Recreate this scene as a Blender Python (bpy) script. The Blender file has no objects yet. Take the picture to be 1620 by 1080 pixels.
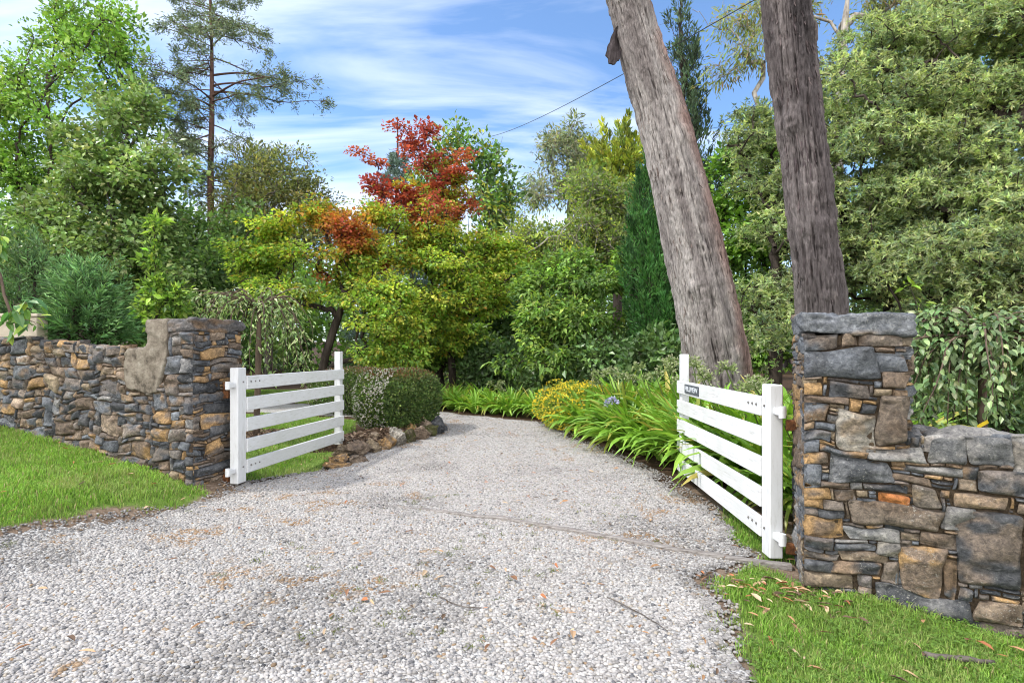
import bpy, math, random
import numpy as np
from mathutils import Vector, Matrix

SC = bpy.context.scene
COL = SC.collection
CAM_H, F, HORIZ = 1.45, 900.0, 556.0
def P(px, py, Y):
    """photo pixel at a known distance -> world point"""
    return np.array([(px - 810.0) / F * Y, Y, CAM_H - (py - HORIZ) / F * Y])

# ------------------------------------------------------------------ noise
def _h(ix, iy, iz, seed):
    n = (ix.astype(np.int64) * 374761393 + iy.astype(np.int64) * 668265263 + iz.astype(np.int64) * 2147483647 + seed * 1274126177) & 0xFFFFFFFF
    n = ((n ^ (n >> 13)) * 1274126177) & 0xFFFFFFFF
    n = ((n ^ (n >> 16)) * 2246822519) & 0xFFFFFFFF
    return ((n ^ (n >> 15)) & 0xFFFFFF) / float(0xFFFFFF)
def vnoise(p, seed=0):
    """value noise in -1..1, p (...,3)"""
    p = np.asarray(p, float)
    i = np.floor(p); f = p - i; i = i.astype(np.int64)
    f = f * f * f * (f * (f * 6 - 15) + 10)
    x, y, z = i[..., 0], i[..., 1], i[..., 2]
    fx, fy, fz = f[..., 0], f[..., 1], f[..., 2]
    def c(a, b, d): return _h(x + a, y + b, z + d, seed)
    x00 = c(0,0,0)*(1-fx)+c(1,0,0)*fx; x10 = c(0,1,0)*(1-fx)+c(1,1,0)*fx
    x01 = c(0,0,1)*(1-fx)+c(1,0,1)*fx; x11 = c(0,1,1)*(1-fx)+c(1,1,1)*fx
    y0 = x00*(1-fy)+x10*fy; y1 = x01*(1-fy)+x11*fy
    return (y0*(1-fz)+y1*fz)*2-1
def fbm(p, oct=4, seed=0, gain=.5, lac=2.03):
    p = np.asarray(p, float); a, t, s = 1.0, 0.0, 0.0
    for k in range(oct):
        t = t + a * vnoise(p, seed + k * 17); s += a; a *= gain; p = p * lac + 3.7
    return t / s
def xy3(x, y, z=0.0):
    x, y = np.broadcast_arrays(np.asarray(x, float), np.asarray(y, float))
    return np.stack([x, y, np.zeros_like(x) + z], -1)
def sstep(a, b, x):
    t = np.clip((np.asarray(x, float) - a) / (b - a), 0, 1); return t * t * (3 - 2 * t)
def nz(v):
    return v / np.maximum(np.linalg.norm(v, axis=-1, keepdims=True), 1e-9)

# ------------------------------------------------------------------ mesh / object helpers
def link(name, data, parent=None):
    o = bpy.data.objects.new(name, data); COL.objects.link(o)
    if parent is not None: o.parent = parent
    return o
def mesh(name, V, faces, mat=None, parent=None, cols=None, smooth=False, attrs=None):
    """faces: list of int arrays (n,k)"""
    V = np.ascontiguousarray(V, np.float32).reshape(-1, 3)
    faces = [np.asarray(f, np.int32) for f in (faces if isinstance(faces, list) else [faces]) if len(f)]
    me = bpy.data.meshes.new(name)
    me.vertices.add(len(V)); me.vertices.foreach_set('co', V.ravel())
    li = np.concatenate([f.ravel() for f in faces]); tot = np.concatenate([np.full(len(f), f.shape[1], np.int32) for f in faces])
    st = np.concatenate([[0], np.cumsum(tot)[:-1]]).astype(np.int32)
    me.loops.add(len(li)); me.loops.foreach_set('vertex_index', li.astype(np.int32))
    me.polygons.add(len(tot)); me.polygons.foreach_set('loop_start', st); me.polygons.foreach_set('loop_total', tot)
    me.polygons.foreach_set('use_smooth', np.full(len(tot), bool(smooth)))
    me.update(calc_edges=True)
    if cols is not None:
        a = me.attributes.new('tint', 'FLOAT_COLOR', 'POINT')
        c = np.ones((len(V), 4), np.float32); c[:, :3] = cols; a.data.foreach_set('color', c.ravel())
    for k, v in (attrs or {}).items():
        a = me.attributes.new(k, 'FLOAT', 'POINT'); a.data.foreach_set('value', np.asarray(v, np.float32))
    if mat: me.materials.append(mat)
    return link(name, me, parent)
def tag(o, label, cat, group=None, kind=None):
    o['label'] = label; o['category'] = cat
    if group: o['group'] = group
    if kind: o['kind'] = kind
    return o
def thing(name, loc, label, cat, group=None, rz=0.0):
    o = link(name, None); o.location = [float(c) for c in loc]; o.rotation_euler = (0, 0, rz)
    o.empty_display_size = .2
    return tag(o, label, cat, group)
def local(o, V):
    """world coords -> local coords of an unrotated empty"""
    return np.asarray(V, float) - np.array(o.location)
def copy_tree(o, parent=None):
    c = o.copy(); COL.objects.link(c)
    if parent is not None: c.parent = parent
    for ch in list(o.children): copy_tree(ch, c)
    return c
class MB:
    """gathers pieces of one mesh"""
    def __init__(s): s.v, s.f, s.c, s.n = [], {}, [], 0
    def add(s, V, F, col=None):
        V = np.asarray(V, float).reshape(-1, 3)
        for f in (F if isinstance(F, list) else [F]):
            f = np.asarray(f)
            if len(f): s.f.setdefault(f.shape[1], []).append(f + s.n)
        s.v.append(V); s.n += len(V)
        if col is not None: s.c.append(np.broadcast_to(np.asarray(col, float), (len(V), 3)))
    def box(s, c, size, R=None, col=None, bev=0.0):
        sx, sy, sz = [k / 2 for k in size]; b = min(bev, sx * .9, sy * .9, sz * .9)
        if b <= 0:
            v = np.array([[x, y, z] for x in (-sx, sx) for y in (-sy, sy) for z in (-sz, sz)])
            f = np.array([[0,1,3,2],[4,6,7,5],[0,4,5,1],[2,3,7,6],[0,2,6,4],[1,5,7,3]]); F_ = [f]
        else:
            v = []; 
            for x in (-1, 1):
                for y in (-1, 1):
                    for z in (-1, 1):
                        v += [[x*sx, y*(sy-b), z*(sz-b)], [x*(sx-b), y*sy, z*(sz-b)], [x*(sx-b), y*(sy-b), z*sz]]
            v = np.array(v)
            def I(x, y, z, k): return ((x*2 + y)*2 + z)*3 + k
            q, t = [], []
            for x in (0, 1): q.append([I(x,0,0,0),I(x,1,0,0),I(x,1,1,0),I(x,0,1,0)][::(1 if x else -1)])
            for y in (0, 1): q.append([I(0,y,0,1),I(0,y,1,1),I(1,y,1,1),I(1,y,0,1)][::(1 if y else -1)])
            for z in (0, 1): q.append([I(0,0,z,2),I(1,0,z,2),I(1,1,z,2),I(0,1,z,2)][::(1 if z else -1)])
            for x in (0, 1):
                for y in (0, 1): q.append([I(x,y,0,0),I(x,y,1,0),I(x,y,1,1),I(x,y,0,1)][::(1 if x==y else -1)])
                for z in (0, 1): q.append([I(x,0,z,0),I(x,1,z,0),I(x,1,z,2),I(x,0,z,2)][::(-1 if x==z else 1)])
            for y in (0, 1):
                for z in (0, 1): q.append([I(0,y,z,1),I(1,y,z,1),I(1,y,z,2),I(0,y,z,2)][::(1 if y==z else -1)])
            for x in (0, 1):
                for y in (0, 1):
                    for z in (0, 1): t.append([I(x,y,z,0),I(x,y,z,1),I(x,y,z,2)][::(1 if (x+y+z)%2 else -1)])
            F_ = [np.array(q), np.array(t)]
        if R is not None: v = v @ np.asarray(R).T
        s.add(v + np.asarray(c, float), F_, col)
    def tube(s, pts, rad, sides=8, col=None, caps=True):
        pts = np.asarray(pts, float); n = len(pts); rad = np.broadcast_to(np.asarray(rad, float), (n,))
        t = nz(np.gradient(pts, axis=0)); ref = np.array([0.31, 0.17, 0.93]) if abs(t[0, 2]) < .9 else np.array([1., 0.1, 0])
        a = nz(np.cross(t, ref)); b = np.cross(t, a)
        th = np.arange(sides) / sides * 2 * np.pi
        v = pts[:, None] + rad[:, None, None] * (np.cos(th)[None, :, None] * a[:, None] + np.sin(th)[None, :, None] * b[:, None])
        i = np.arange(n - 1)[:, None] * sides + np.arange(sides)[None]; j = np.arange(n - 1)[:, None] * sides + (np.arange(sides)[None] + 1) % sides
        f = np.stack([i, j, j + sides, i + sides], -1).reshape(-1, 4); Fs = [f]
        if caps: Fs.append(np.arange(sides)[::-1][None]); Fs.append((np.arange(sides) + (n - 1) * sides)[None])
        if col is not None and np.ndim(col) == 2: col = np.repeat(col, sides, 0)
        s.add(v, Fs, col)
    def build(s, name, mat=None, parent=None, smooth=False, origin=None):
        V = np.concatenate(s.v)
        if origin is not None: V = V - np.asarray(origin, float)
        return mesh(name, V, [np.concatenate(x) for x in s.f.values()], mat, parent, np.concatenate(s.c) if s.c else None, smooth)

# ------------------------------------------------------------------ materials
def new_mat(name):
    m = bpy.data.materials.new(name); m.use_nodes = True; nt = m.node_tree; nt.nodes.clear()
    out = nt.nodes.new('ShaderNodeOutputMaterial'); return m, nt, out
def N(nt, kind, **kw):
    n = nt.nodes.new(kind)
    for k, v in kw.items():
        if k.startswith('i_'): n.inputs[k[2:].replace('_', ' ')].default_value = v
        else: setattr(n, k, v)
    return n
def ramp(nt, src, stops):
    r = nt.nodes.new('ShaderNodeValToRGB'); e = r.color_ramp.elements
    while len(e) < len(stops): e.new(.5)
    for k, (p, c) in enumerate(stops):
        e[k].position = p; e[k].color = (*c, 1) if len(c) == 3 else c
    nt.links.new(src, r.inputs[0]); return r.outputs[0]
def mixc(nt, fac, a, b, mode='MIX'):
    m = nt.nodes.new('ShaderNodeMix'); m.data_type = 'RGBA'; m.blend_type = mode
    for k, x in ((0, fac), (6, a), (7, b)):
        if hasattr(x, 'is_linked') or hasattr(x, 'links'): nt.links.new(x, m.inputs[k])
        elif k == 0: m.inputs[0].default_value = x
        else: m.inputs[k].default_value = (*x, 1)
    return m.outputs[2]
def noise_n(nt, scale, detail=4, rough=.55, vec=None, dist=0.0):
    n = N(nt, 'ShaderNodeTexNoise'); n.inputs['Scale'].default_value = scale; n.inputs['Detail'].default_value = detail
    n.inputs['Roughness'].default_value = rough; n.inputs['Distortion'].default_value = dist
    if vec is not None: nt.links.new(vec, n.inputs['Vector'])
    return n.outputs[0]
def objco(nt): return nt.nodes.new('ShaderNodeTexCoord').outputs['Object']
def tint(nt):
    a = nt.nodes.new('ShaderNodeAttribute'); a.attribute_name = 'tint'; return a.outputs['Color']
def bump(nt, h, strength, dist):
    b = nt.nodes.new('ShaderNodeBump'); b.inputs['Strength'].default_value = strength; b.inputs['Distance'].default_value = dist
    nt.links.new(h, b.inputs['Height']); return b.outputs[0]
def principled(nt, out, col, rough=.7, spec=.3, normal=None, metallic=0.0):
    p = nt.nodes.new('ShaderNodeBsdfPrincipled')
    if hasattr(col, 'links'): nt.links.new(col, p.inputs['Base Color'])
    else: p.inputs['Base Color'].default_value = (*col, 1)
    if hasattr(rough, 'links'): nt.links.new(rough, p.inputs['Roughness'])
    else: p.inputs['Roughness'].default_value = rough
    p.inputs['Specular IOR Level'].default_value = spec; p.inputs['Metallic'].default_value = metallic
    if normal is not None: nt.links.new(normal, p.inputs['Normal'])
    if out is not None: nt.links.new(p.outputs[0], out.inputs[0])
    return p
def leaf_mat(name, trans=.42, rough=.5, spec=.35, warm=(1.25, 1.3, .6)):
    m, nt, out = new_mat(name); c = tint(nt)
    p = principled(nt, None, c, rough, spec)
    t = nt.nodes.new('ShaderNodeBsdfTranslucent'); nt.links.new(mixc(nt, 1.0, c, warm, 'MULTIPLY'), t.inputs[0])
    mx = nt.nodes.new('ShaderNodeMixShader'); mx.inputs[0].default_value = trans
    nt.links.new(p.outputs[0], mx.inputs[1]); nt.links.new(t.outputs[0], mx.inputs[2]); nt.links.new(mx.outputs[0], out.inputs[0]); return m
M = {}
M['leaf'] = leaf_mat('soft_leaf'); M['needle'] = leaf_mat('needle_leaf', .15, .6, .25); M['glossy_leaf'] = leaf_mat('glossy_leaf', .25, .38, .5)
M['strap'] = leaf_mat('strap_leaf', .3, .4, .4); M['grass'] = leaf_mat('grass_blade', .35, .6, .2, (1.15, 1.2, .7)); M['petal'] = leaf_mat('petal', .3, .6, .2, (1.1, 1.05, .9))
M['dry_leaf'] = leaf_mat('dry_leaf', .1, .7, .15, (1.1, .9, .6))
def bark_mat(name, a, b, scale=9.0):
    m, nt, out = new_mat(name); co = objco(nt)
    mp = N(nt, 'ShaderNodeMapping'); mp.inputs['Scale'].default_value = (1, 1, .22); nt.links.new(co, mp.inputs[0])
    n = noise_n(nt, scale, 6, .65, mp.outputs[0]); c = ramp(nt, n, [(.32, a), (.66, b)])
    principled(nt, out, c, .9, .15, bump(nt, n, .7, .03)); return m
M['bark_grey'] = bark_mat('grey_bark', (.035, .028, .024), (.16, .14, .125)); M['bark_dark'] = bark_mat('dark_bark', (.018, .014, .012), (.075, .06, .05))
M['bark_red'] = bark_mat('red_pine_bark', (.045, .027, .022), (.15, .088, .07), 6); M['bark_pale'] = bark_mat('pale_bark', (.16, .14, .12), (.42, .39, .35))
M['bark_cherry'] = bark_mat('cherry_bark', (.05, .036, .028), (.17, .125, .095), 14)

# ------------------------------------------------------------------ leaves
LEAF_GAIN = 1.9
def palette_cols(rng, pal, M_, K, tonevar=.22, leafvar=.16):
    """per-clump tone with per-leaf variation"""
    w = np.array([p[0] for p in pal], float); w /= w.sum(); C = np.array([p[1] for p in pal], float)
    ci = rng.choice(len(pal), M_, p=w)
    mixb = rng.random((M_, K)) < .35
    li = np.where(mixb, rng.choice(len(pal), (M_, K), p=w), ci[:, None])
    c = C[li] * np.exp(rng.normal(0, tonevar, (M_, 1, 1))) * np.exp(rng.normal(0, leafvar, (M_, K, 1)))
    c = c * (1 + rng.normal(0, .06, (M_, K, 3)))
    return np.clip(c * LEAF_GAIN, .004, .9)
def leaf_quads(pos, d, n, L, W, col, fold=.14, droop=.12):
    d = nz(d); n = nz(n - (n * d).sum(-1, keepdims=True) * d); s = np.cross(d, n)
    L = np.asarray(L)[..., None]; W = np.asarray(W)[..., None]
    v = np.stack([pos, pos + d*.42*L + s*W*.5 + n*fold*W, pos + d*L - n*droop*L, pos + d*.42*L - s*W*.5 + n*fold*W], 1)
    k = len(pos); f = np.arange(k * 4).reshape(k, 4)
    return v.reshape(-1, 3), f, np.repeat(col, 4, 0)
def leaf_hex(pos, d, n, L, W, col, fold=.12, droop=.2):
    """six-corner leaf, for plants seen close"""
    d = nz(d); n = nz(n - (n * d).sum(-1, keepdims=True) * d); s = np.cross(d, n)
    L = np.asarray(L)[..., None]; W = np.asarray(W)[..., None]; k = len(pos)
    m1 = pos + d*.28*L; m2 = pos + d*.66*L - n*droop*.4*L; t = pos + d*L - n*droop*L
    up = n * fold * W
    v = np.stack([pos, m1 + s*W*.46 + up, m1, m1 - s*W*.46 + up, m2 + s*W*.40 + up, m2, m2 - s*W*.40 + up, t], 1)
    b = (np.arange(k) * 8)[:, None]
    q = np.concatenate([b + np.array([[1, 4, 5, 2]]), b + np.array([[2, 5, 6, 3]])]); tr = np.concatenate([b + np.array([[0, 1, 2]]), b + np.array([[0, 2, 3]]), b + np.array([[4, 7, 5]]), b + np.array([[5, 7, 6]])])
    return v.reshape(-1, 3), [q, tr], np.repeat(col, 8, 0)
def rdir(rng, shape):
    return nz(rng.normal(0, 1, (*shape, 3)))

# ------------------------------------------------------------------ branching
def grow(trunk, targets, rng, gnarl=.12, lift=.5, tip_r=.006, expo=.48, step=4, r_base=None):
    """nodes along a trunk polyline, then limbs greedily out to every target; radii from the number of tips carried"""
    pts = [np.asarray(p, float) for p in trunk]; par = [-1] + list(range(len(trunk) - 1)); nT = len(trunk)
    c0 = np.mean(trunk, 0)
    order = np.argsort(np.linalg.norm(targets - c0, axis=1))
    A = np.zeros((nT + len(targets) * step + 5, 3)); A[:nT] = trunk; n = nT; ends = []
    for k in order:
        t = targets[k]; D = t - A[:n]; dist = np.linalg.norm(D, axis=1); hor = np.linalg.norm(D[:, :2], axis=1)
        cost = dist + 1.1 * np.maximum(0, lift * hor - D[:, 2]); cost[0] += 5
        j = int(np.argmin(cost)); p0 = A[j].copy(); last = j; dd = dist[j]
        for q in range(1, step + 1):
            u = q / step; p = p0 + (t - p0) * u + np.array([0, 0, 1]) * dd * .12 * math.sin(math.pi * u)
            if q < step: p = p + rng.normal(0, gnarl * dd / step * 1.6, 3)
            A[n] = p; par.append(last); last = n; n += 1
        ends.append(last)
    A = A[:n]; par = np.array(par); w = np.zeros(n)
    for e in ends: w[e] += 1
    for i in range(n - 1, 0, -1):
        w[par[i]] += max(w[i], .5)
    r = tip_r * np.maximum(w, 1) ** expo
    if r_base: 
        s = r_base / r[0]; f = sstep(0.0, .6, r / r[0]); r = r * (1 + (s - 1) * f)
    e = np.arange(1, n); return A, par, r, e
def limbs_mesh(A, par, r, e, sides=6):
    p0, p1 = A[par[e]], A[e]; r0, r1 = np.minimum(r[par[e]], r[e] * 1.25), r[e]
    p0 = p0 - nz(p1 - p0) * (r0[:, None] * .3)
    t = nz(p1 - p0); ref = np.where(np.abs(t[:, 2:3]) < .9, np.array([[0, 0, 1.]]), np.array([[1., 0, 0]]))
    a = nz(np.cross(t, ref)); b = np.cross(t, a); th = np.arange(sides) / sides * 2 * np.pi
    ring = np.cos(th)[None, :, None] * a[:, None] + np.sin(th)[None, :, None] * b[:, None]
    v = np.stack([p0[:, None] + ring * r0[:, None, None], p1[:, None] + ring * r1[:, None, None]], 1)
    k = len(e); base = (np.arange(k) * 2 * sides)[:, None]; i = np.arange(sides)[None]; j = (i + 1) % sides
    f = np.stack([base + i, base + j, base + sides + j, base + sides + i], -1).reshape(-1, 4)
    return v.reshape(-1, 3), f
def blob_points(rng, blobs, n, shell=.45, low=.35, gap=None, seed=0, hollow=0.0):
    """points spread through ellipsoids, mostly near their outer surface, few on their undersides"""
    C = np.array([b[0] for b in blobs], float); R = np.array([b[1] for b in blobs], float)
    w = (R[:, 0]*R[:, 1] + R[:, 0]*R[:, 2] + R[:, 1]*R[:, 2]); w = w / w.sum(); out = []; oid = []
    while sum(map(len, out)) < n:
        bi = rng.choice(len(C), n * 2, p=w); d = rdir(rng, (n * 2,)); keep = (d[:, 2] > -.25) | (rng.random(n * 2) < low)
        rr = np.maximum(rng.random(n * 2) ** shell, hollow); p = C[bi] + d * rr[:, None] * R[bi]
        if gap: keep &= vnoise(p * gap[0], seed + 5) > gap[1]
        keep &= p[:, 2] > .05
        out.append(p[keep]); oid.append(bi[keep])
    return np.concatenate(out)[:n], np.concatenate(oid)[:n]
def blobs_px(L, depth=1.0):
    """[(px,py,Y,half width px,half height px)] -> ellipsoids"""
    r = []
    for b in L:
        px, py, Y, a, c = b[:5]; dr = b[5] if len(b) > 5 else depth
        r.append((P(px, py, Y), (a / F * Y, a / F * Y * dr, c / F * Y)))
    return r
def crown_leaves(rng, pts, centre, K, cr, leaf, pal, mode='ball', flat=1.0, up=.5, outw=.6, droop=0.0, jit=.5, tone=.2, colfn=None, close=False, sizevar=.25):
    """leaves round every clump centre; pts (M,3)"""
    m = len(pts); L0, W0 = leaf; crv = cr * np.exp(rng.normal(0, .18, (m, 1, 1)))
    out = nz(pts - centre)
    col = palette_cols(rng, pal, m, K, tone)
    if mode == 'ball':
        q = rdir(rng, (m, K)) * (rng.random((m, K, 1)) ** .5) * crv; q[..., 2] *= flat
        pos = pts[:, None] + q
        d = nz(q) * .7 + out[:, None] * .4 + rng.normal(0, jit, (m, K, 3)); d[..., 2] -= droop
        n = np.zeros((m, K, 3)); n[..., 2] = up; n = n + out[:, None] * outw * .6 + nz(q) * .35 + rng.normal(0, .38, (m, K, 3))
    elif mode == 'rosette':
        ax = nz(out * outw + np.array([0, 0, up]) + rng.normal(0, .3, (m, 3)))
        nr = max(1, K // 9); c = rdir(rng, (m, nr)) * (rng.random((m, nr, 1)) ** .4) * crv; c[..., 2] *= flat
        c = pts[:, None] + c; K2 = nr * 9
        axr = nz(ax[:, None] + nz(c - pts[:, None]) * .7 + rng.normal(0, .25, (m, nr, 3)))
        ra = rdir(rng, (m, nr, 9)); d = nz(ra + axr[:, :, None] * .75).reshape(m, K2, 3); d[..., 2] -= droop
        pos = np.repeat(c, 9, 1) + d * L0 * .05; n = np.repeat(axr, 9, 1) + rng.normal(0, .3, (m, K2, 3)); col = palette_cols(rng, pal, m, K2, tone); K = K2
    else:  # spray: a plume of short leaves along an axis
        ax = nz(out * outw + np.array([0, 0, up]) + rng.normal(0, .28, (m, 3)))
        u = rng.random((m, K, 1)); side = rdir(rng, (m, K))
        side = nz(side - (side * ax[:, None]).sum(-1, keepdims=True) * ax[:, None]); side[..., 2] *= flat
        pos = pts[:, None] + ax[:, None] * (u - .3) * crv * 2.2 + side * crv * .42 * (1.05 - u) * rng.random((m, K, 1))
        d = ax[:, None] * 1.0 + side * .75 + rng.normal(0, .18, (m, K, 3)); d[..., 2] -= droop
        n = side * .5 + rng.normal(0, .6, (m, K, 3)); n[..., 2] += .3
    pos, d, n, col = pos.reshape(-1, 3), d.reshape(-1, 3), n.reshape(-1, 3), col.reshape(-1, 3)
    if colfn is not None: col = colfn(pos, np.repeat(pts, K, 0), col, rng)
    sz = np.exp(rng.normal(0, sizevar, len(pos)))
    return (leaf_hex if close else leaf_quads)(pos, d, n, L0 * sz, W0 * sz, col)
def resample(poly, n):
    poly = np.asarray(poly, float); s = np.concatenate([[0], np.cumsum(np.linalg.norm(np.diff(poly, axis=0), axis=1))]); u = np.linspace(0, s[-1], n)
    return np.stack([np.interp(u, s, poly[:, k]) for k in range(poly.shape[1])], -1)
TREE_COUNT = [0]
def make_tree(name, label, cat, base, trunk, blobs, nclump, K, cr, leaf, pal, r0=.15, mode='ball', mat='leaf', bark='bark_dark', group=None,
              seed=1, shell=.45, low=.35, gap=None, gnarl=.12, lift=.5, limbs=None, tip_r=.006, colfn=None, twigs=3, ntr=10, extra_bare=None, hollow=0.0, leafscale=1.35, domes=None, thin=None, **kw):
    rng = np.random.default_rng(seed); base = np.asarray(base, float)
    t = thing(name, base, label, cat, group); LS = leafscale; leaf = (leaf[0] * LS, leaf[1] * LS); K = max(5, int(K / LS ** 1.2))
    if domes:                                                     # split every lobe of the crown into smaller domes
        nb = []; C_ = np.mean([b[0] for b in blobs], 0)
        for c_, R_ in blobs:
            for q in range(domes[0]):
                d_ = nz(rng.normal(0, 1, 3) + np.array([0, -.5, .25])); s_ = rng.uniform(.65, 1.35) * domes[1]; nb.append((np.array(c_) + d_ * np.array(R_) * rng.uniform(.3, .8), (s_, s_, s_ * .66)))
        blobs0, blobs = blobs, nb
    pts, bid = blob_points(rng, blobs, nclump, shell, low, gap, seed, hollow)
    if thin is not None: k_ = thin(pts, rng); pts, bid = pts[k_], bid[k_]
    trunk = resample(trunk, ntr); trunk[0] = base
    tg = pts if limbs is None else pts[rng.choice(len(pts), min(limbs, len(pts)), replace=False)]
    if extra_bare is not None: tg = np.concatenate([tg, extra_bare])
    A, par, r, e = grow(trunk, tg, rng, gnarl, lift, tip_r, r_base=r0)
    V, f = limbs_mesh(A, par, r, e, 7); mb = MB(); mb.add(V, f); mb.tube(A[:ntr], r[:ntr] * 1.04, 14)
    if twigs:
        m = len(pts); q = pts[:, None] + rdir(rng, (m, twigs)) * cr * .9 * np.array([1, 1, kw.get('flat', 1.0)]); a = np.repeat(pts, twigs, 0); b = q.reshape(-1, 3)
        nn = np.concatenate([a, b]); pp = np.concatenate([np.zeros(len(a), int), np.arange(len(a))]); rr = np.full(len(nn), tip_r * .55)
        V2, f2 = limbs_mesh(nn, pp, rr, np.arange(len(a), 2 * len(a)), 3); mb.add(V2, f2)
    mb.build('trunk', M[bark], t, True, base)
    cen = np.average([b[0] for b in blobs], axis=0, weights=[np.prod(b[1]) for b in blobs])
    cents = np.array([b[0] for b in blobs])[bid] * .85 + cen * .15 - np.array([0, 0, .25 * cr])
    lv = MB(); V, f, c = crown_leaves(rng, pts, cents, K, cr, leaf, pal, mode, colfn=colfn, **kw); lv.add(V, f, c)
    lv.build('crown', M[mat], t, False, base)
    TREE_COUNT[0] += len(c) // 4
    return t
# ------------------------------------------------------------------ camera, light, sky
cam = bpy.data.cameras.new('camera'); cam.lens = 20.0; cam.sensor_width = 36.0; cam.shift_y = 16.0 / 1620.0; cam.clip_start = .05; cam.clip_end = 2000
co_ = link('camera', cam); co_.location = (0, 0, CAM_H); co_.rotation_euler = (math.radians(90), 0, 0); SC.camera = co_
SUN_EL, SUN_AZ = math.radians(52), math.atan2(-.85, -.20)
sd = Vector((math.sin(SUN_AZ) * math.cos(SUN_EL), math.cos(SUN_AZ) * math.cos(SUN_EL), math.sin(SUN_EL)))
sl = bpy.data.lights.new('sun', 'SUN'); sl.energy = 2.1; sl.angle = math.radians(2.0); sl.color = (1.0, .95, .87)
so = link('sun', sl); so.rotation_euler = sd.to_track_quat('Z', 'Y').to_euler(); so.location = (-10, -8, 20)
W = bpy.data.worlds.new('World'); SC.world = W; W.use_nodes = True; nt = W.node_tree; nt.nodes.clear()
wo = nt.nodes.new('ShaderNodeOutputWorld'); bg = nt.nodes.new('ShaderNodeBackground'); bg.inputs[1].default_value = .14
sky = nt.nodes.new('ShaderNodeTexSky'); sky.sky_type = 'NISHITA'; sky.sun_disc = False; sky.sun_elevation = SUN_EL; sky.sun_rotation = SUN_AZ
sky.altitude = 600; sky.air_density = 1.0; sky.dust_density = .6; sky.ozone_density = 1.6
tc = nt.nodes.new('ShaderNodeTexCoord'); sep = nt.nodes.new('ShaderNodeSeparateXYZ'); nt.links.new(tc.outputs['Generated'], sep.inputs[0])
def wm(op, a, b=None):
    n = nt.nodes.new('ShaderNodeMath'); n.operation = op
    for k, x in enumerate((a, b)):
        if x is None: continue
        if hasattr(x, 'links'): nt.links.new(x, n.inputs[k])
        else: n.inputs[k].default_value = x
    return n.outputs[0]
zz = wm('ADD', wm('MAXIMUM', sep.outputs[2], 0.0), .22)
cu, cv = wm('DIVIDE', sep.outputs[0], zz), wm('DIVIDE', sep.outputs[1], zz)
cb = nt.nodes.new('ShaderNodeCombineXYZ'); nt.links.new(cu, cb.inputs[0]); nt.links.new(cv, cb.inputs[1])
mp = N(nt, 'ShaderNodeMapping'); mp.inputs['Rotation'].default_value = (0, 0, math.radians(-14)); mp.inputs['Scale'].default_value = (.75, 2.3, 1); mp.inputs['Location'].default_value = (2.35, 1.1, 0); nt.links.new(cb.outputs[0], mp.inputs[0])
n1 = noise_n(nt, 1.25, 7, .545, mp.outputs[0], .75)
mp2 = N(nt, 'ShaderNodeMapping'); mp2.inputs['Scale'].default_value = (.35, .5, 1); mp2.inputs['Location'].default_value = (4.2, .7, 3); nt.links.new(cb.outputs[0], mp2.inputs[0])
n2 = noise_n(nt, 1.3, 3, .5, mp2.outputs[0], .2)
bias = wm('MULTIPLY', sep.outputs[0], -.10)                       # more cirrus towards one side of the sky
cl = wm('ADD', wm('ADD', wm('MULTIPLY', n1, .62), wm('MULTIPLY', n2, .5)), bias)
hz = wm('MULTIPLY', wm('SUBTRACT', .42, wm('MINIMUM', sep.outputs[2], .42)), .35)
cl = wm('ADD', cl, hz)
cm = ramp(nt, cl, [(.555, (0, 0, 0)), (.66, (.42, .42, .42)), (.80, (.9, .9, .9))])
CLOUD = (5.6, 5.9, 6.4)
FILL_BANK = (12.6, 12.4, 12.1)
SKYG = (.82, .95, 1.06)
skc = mixc(nt, 1.0, sky.outputs[0], SKYG, 'MULTIPLY')
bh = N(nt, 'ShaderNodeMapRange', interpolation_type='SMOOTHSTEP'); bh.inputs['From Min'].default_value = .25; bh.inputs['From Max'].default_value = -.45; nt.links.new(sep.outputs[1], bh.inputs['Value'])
front = mixc(nt, cm, skc, CLOUD); bank = mixc(nt, ramp(nt, n2, [(.3, (.55, .55, .55)), (.6, (1, 1, 1))]), skc, FILL_BANK)          # unseen bright cloud added behind the viewer as soft fill light
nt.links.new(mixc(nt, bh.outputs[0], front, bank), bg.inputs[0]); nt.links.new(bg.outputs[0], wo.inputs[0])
SC.view_settings.view_transform = 'Standard'; SC.view_settings.look = 'None'; SC.view_settings.gamma = 1.0; SC.view_settings.exposure = .95
SC.cycles.max_bounces = 8; SC.cycles.diffuse_bounces = 4; SC.cycles.glossy_bounces = 2; SC.cycles.transmission_bounces = 6; SC.cycles.transparent_max_bounces = 8
SC.cycles.caustics_reflective = False; SC.cycles.caustics_refractive = False
SC.cycles.use_denoising = True; SC.cycles.denoising_prefilter = 'ACCURATE'; SC.cycles.filter_width = 1.05

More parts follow.
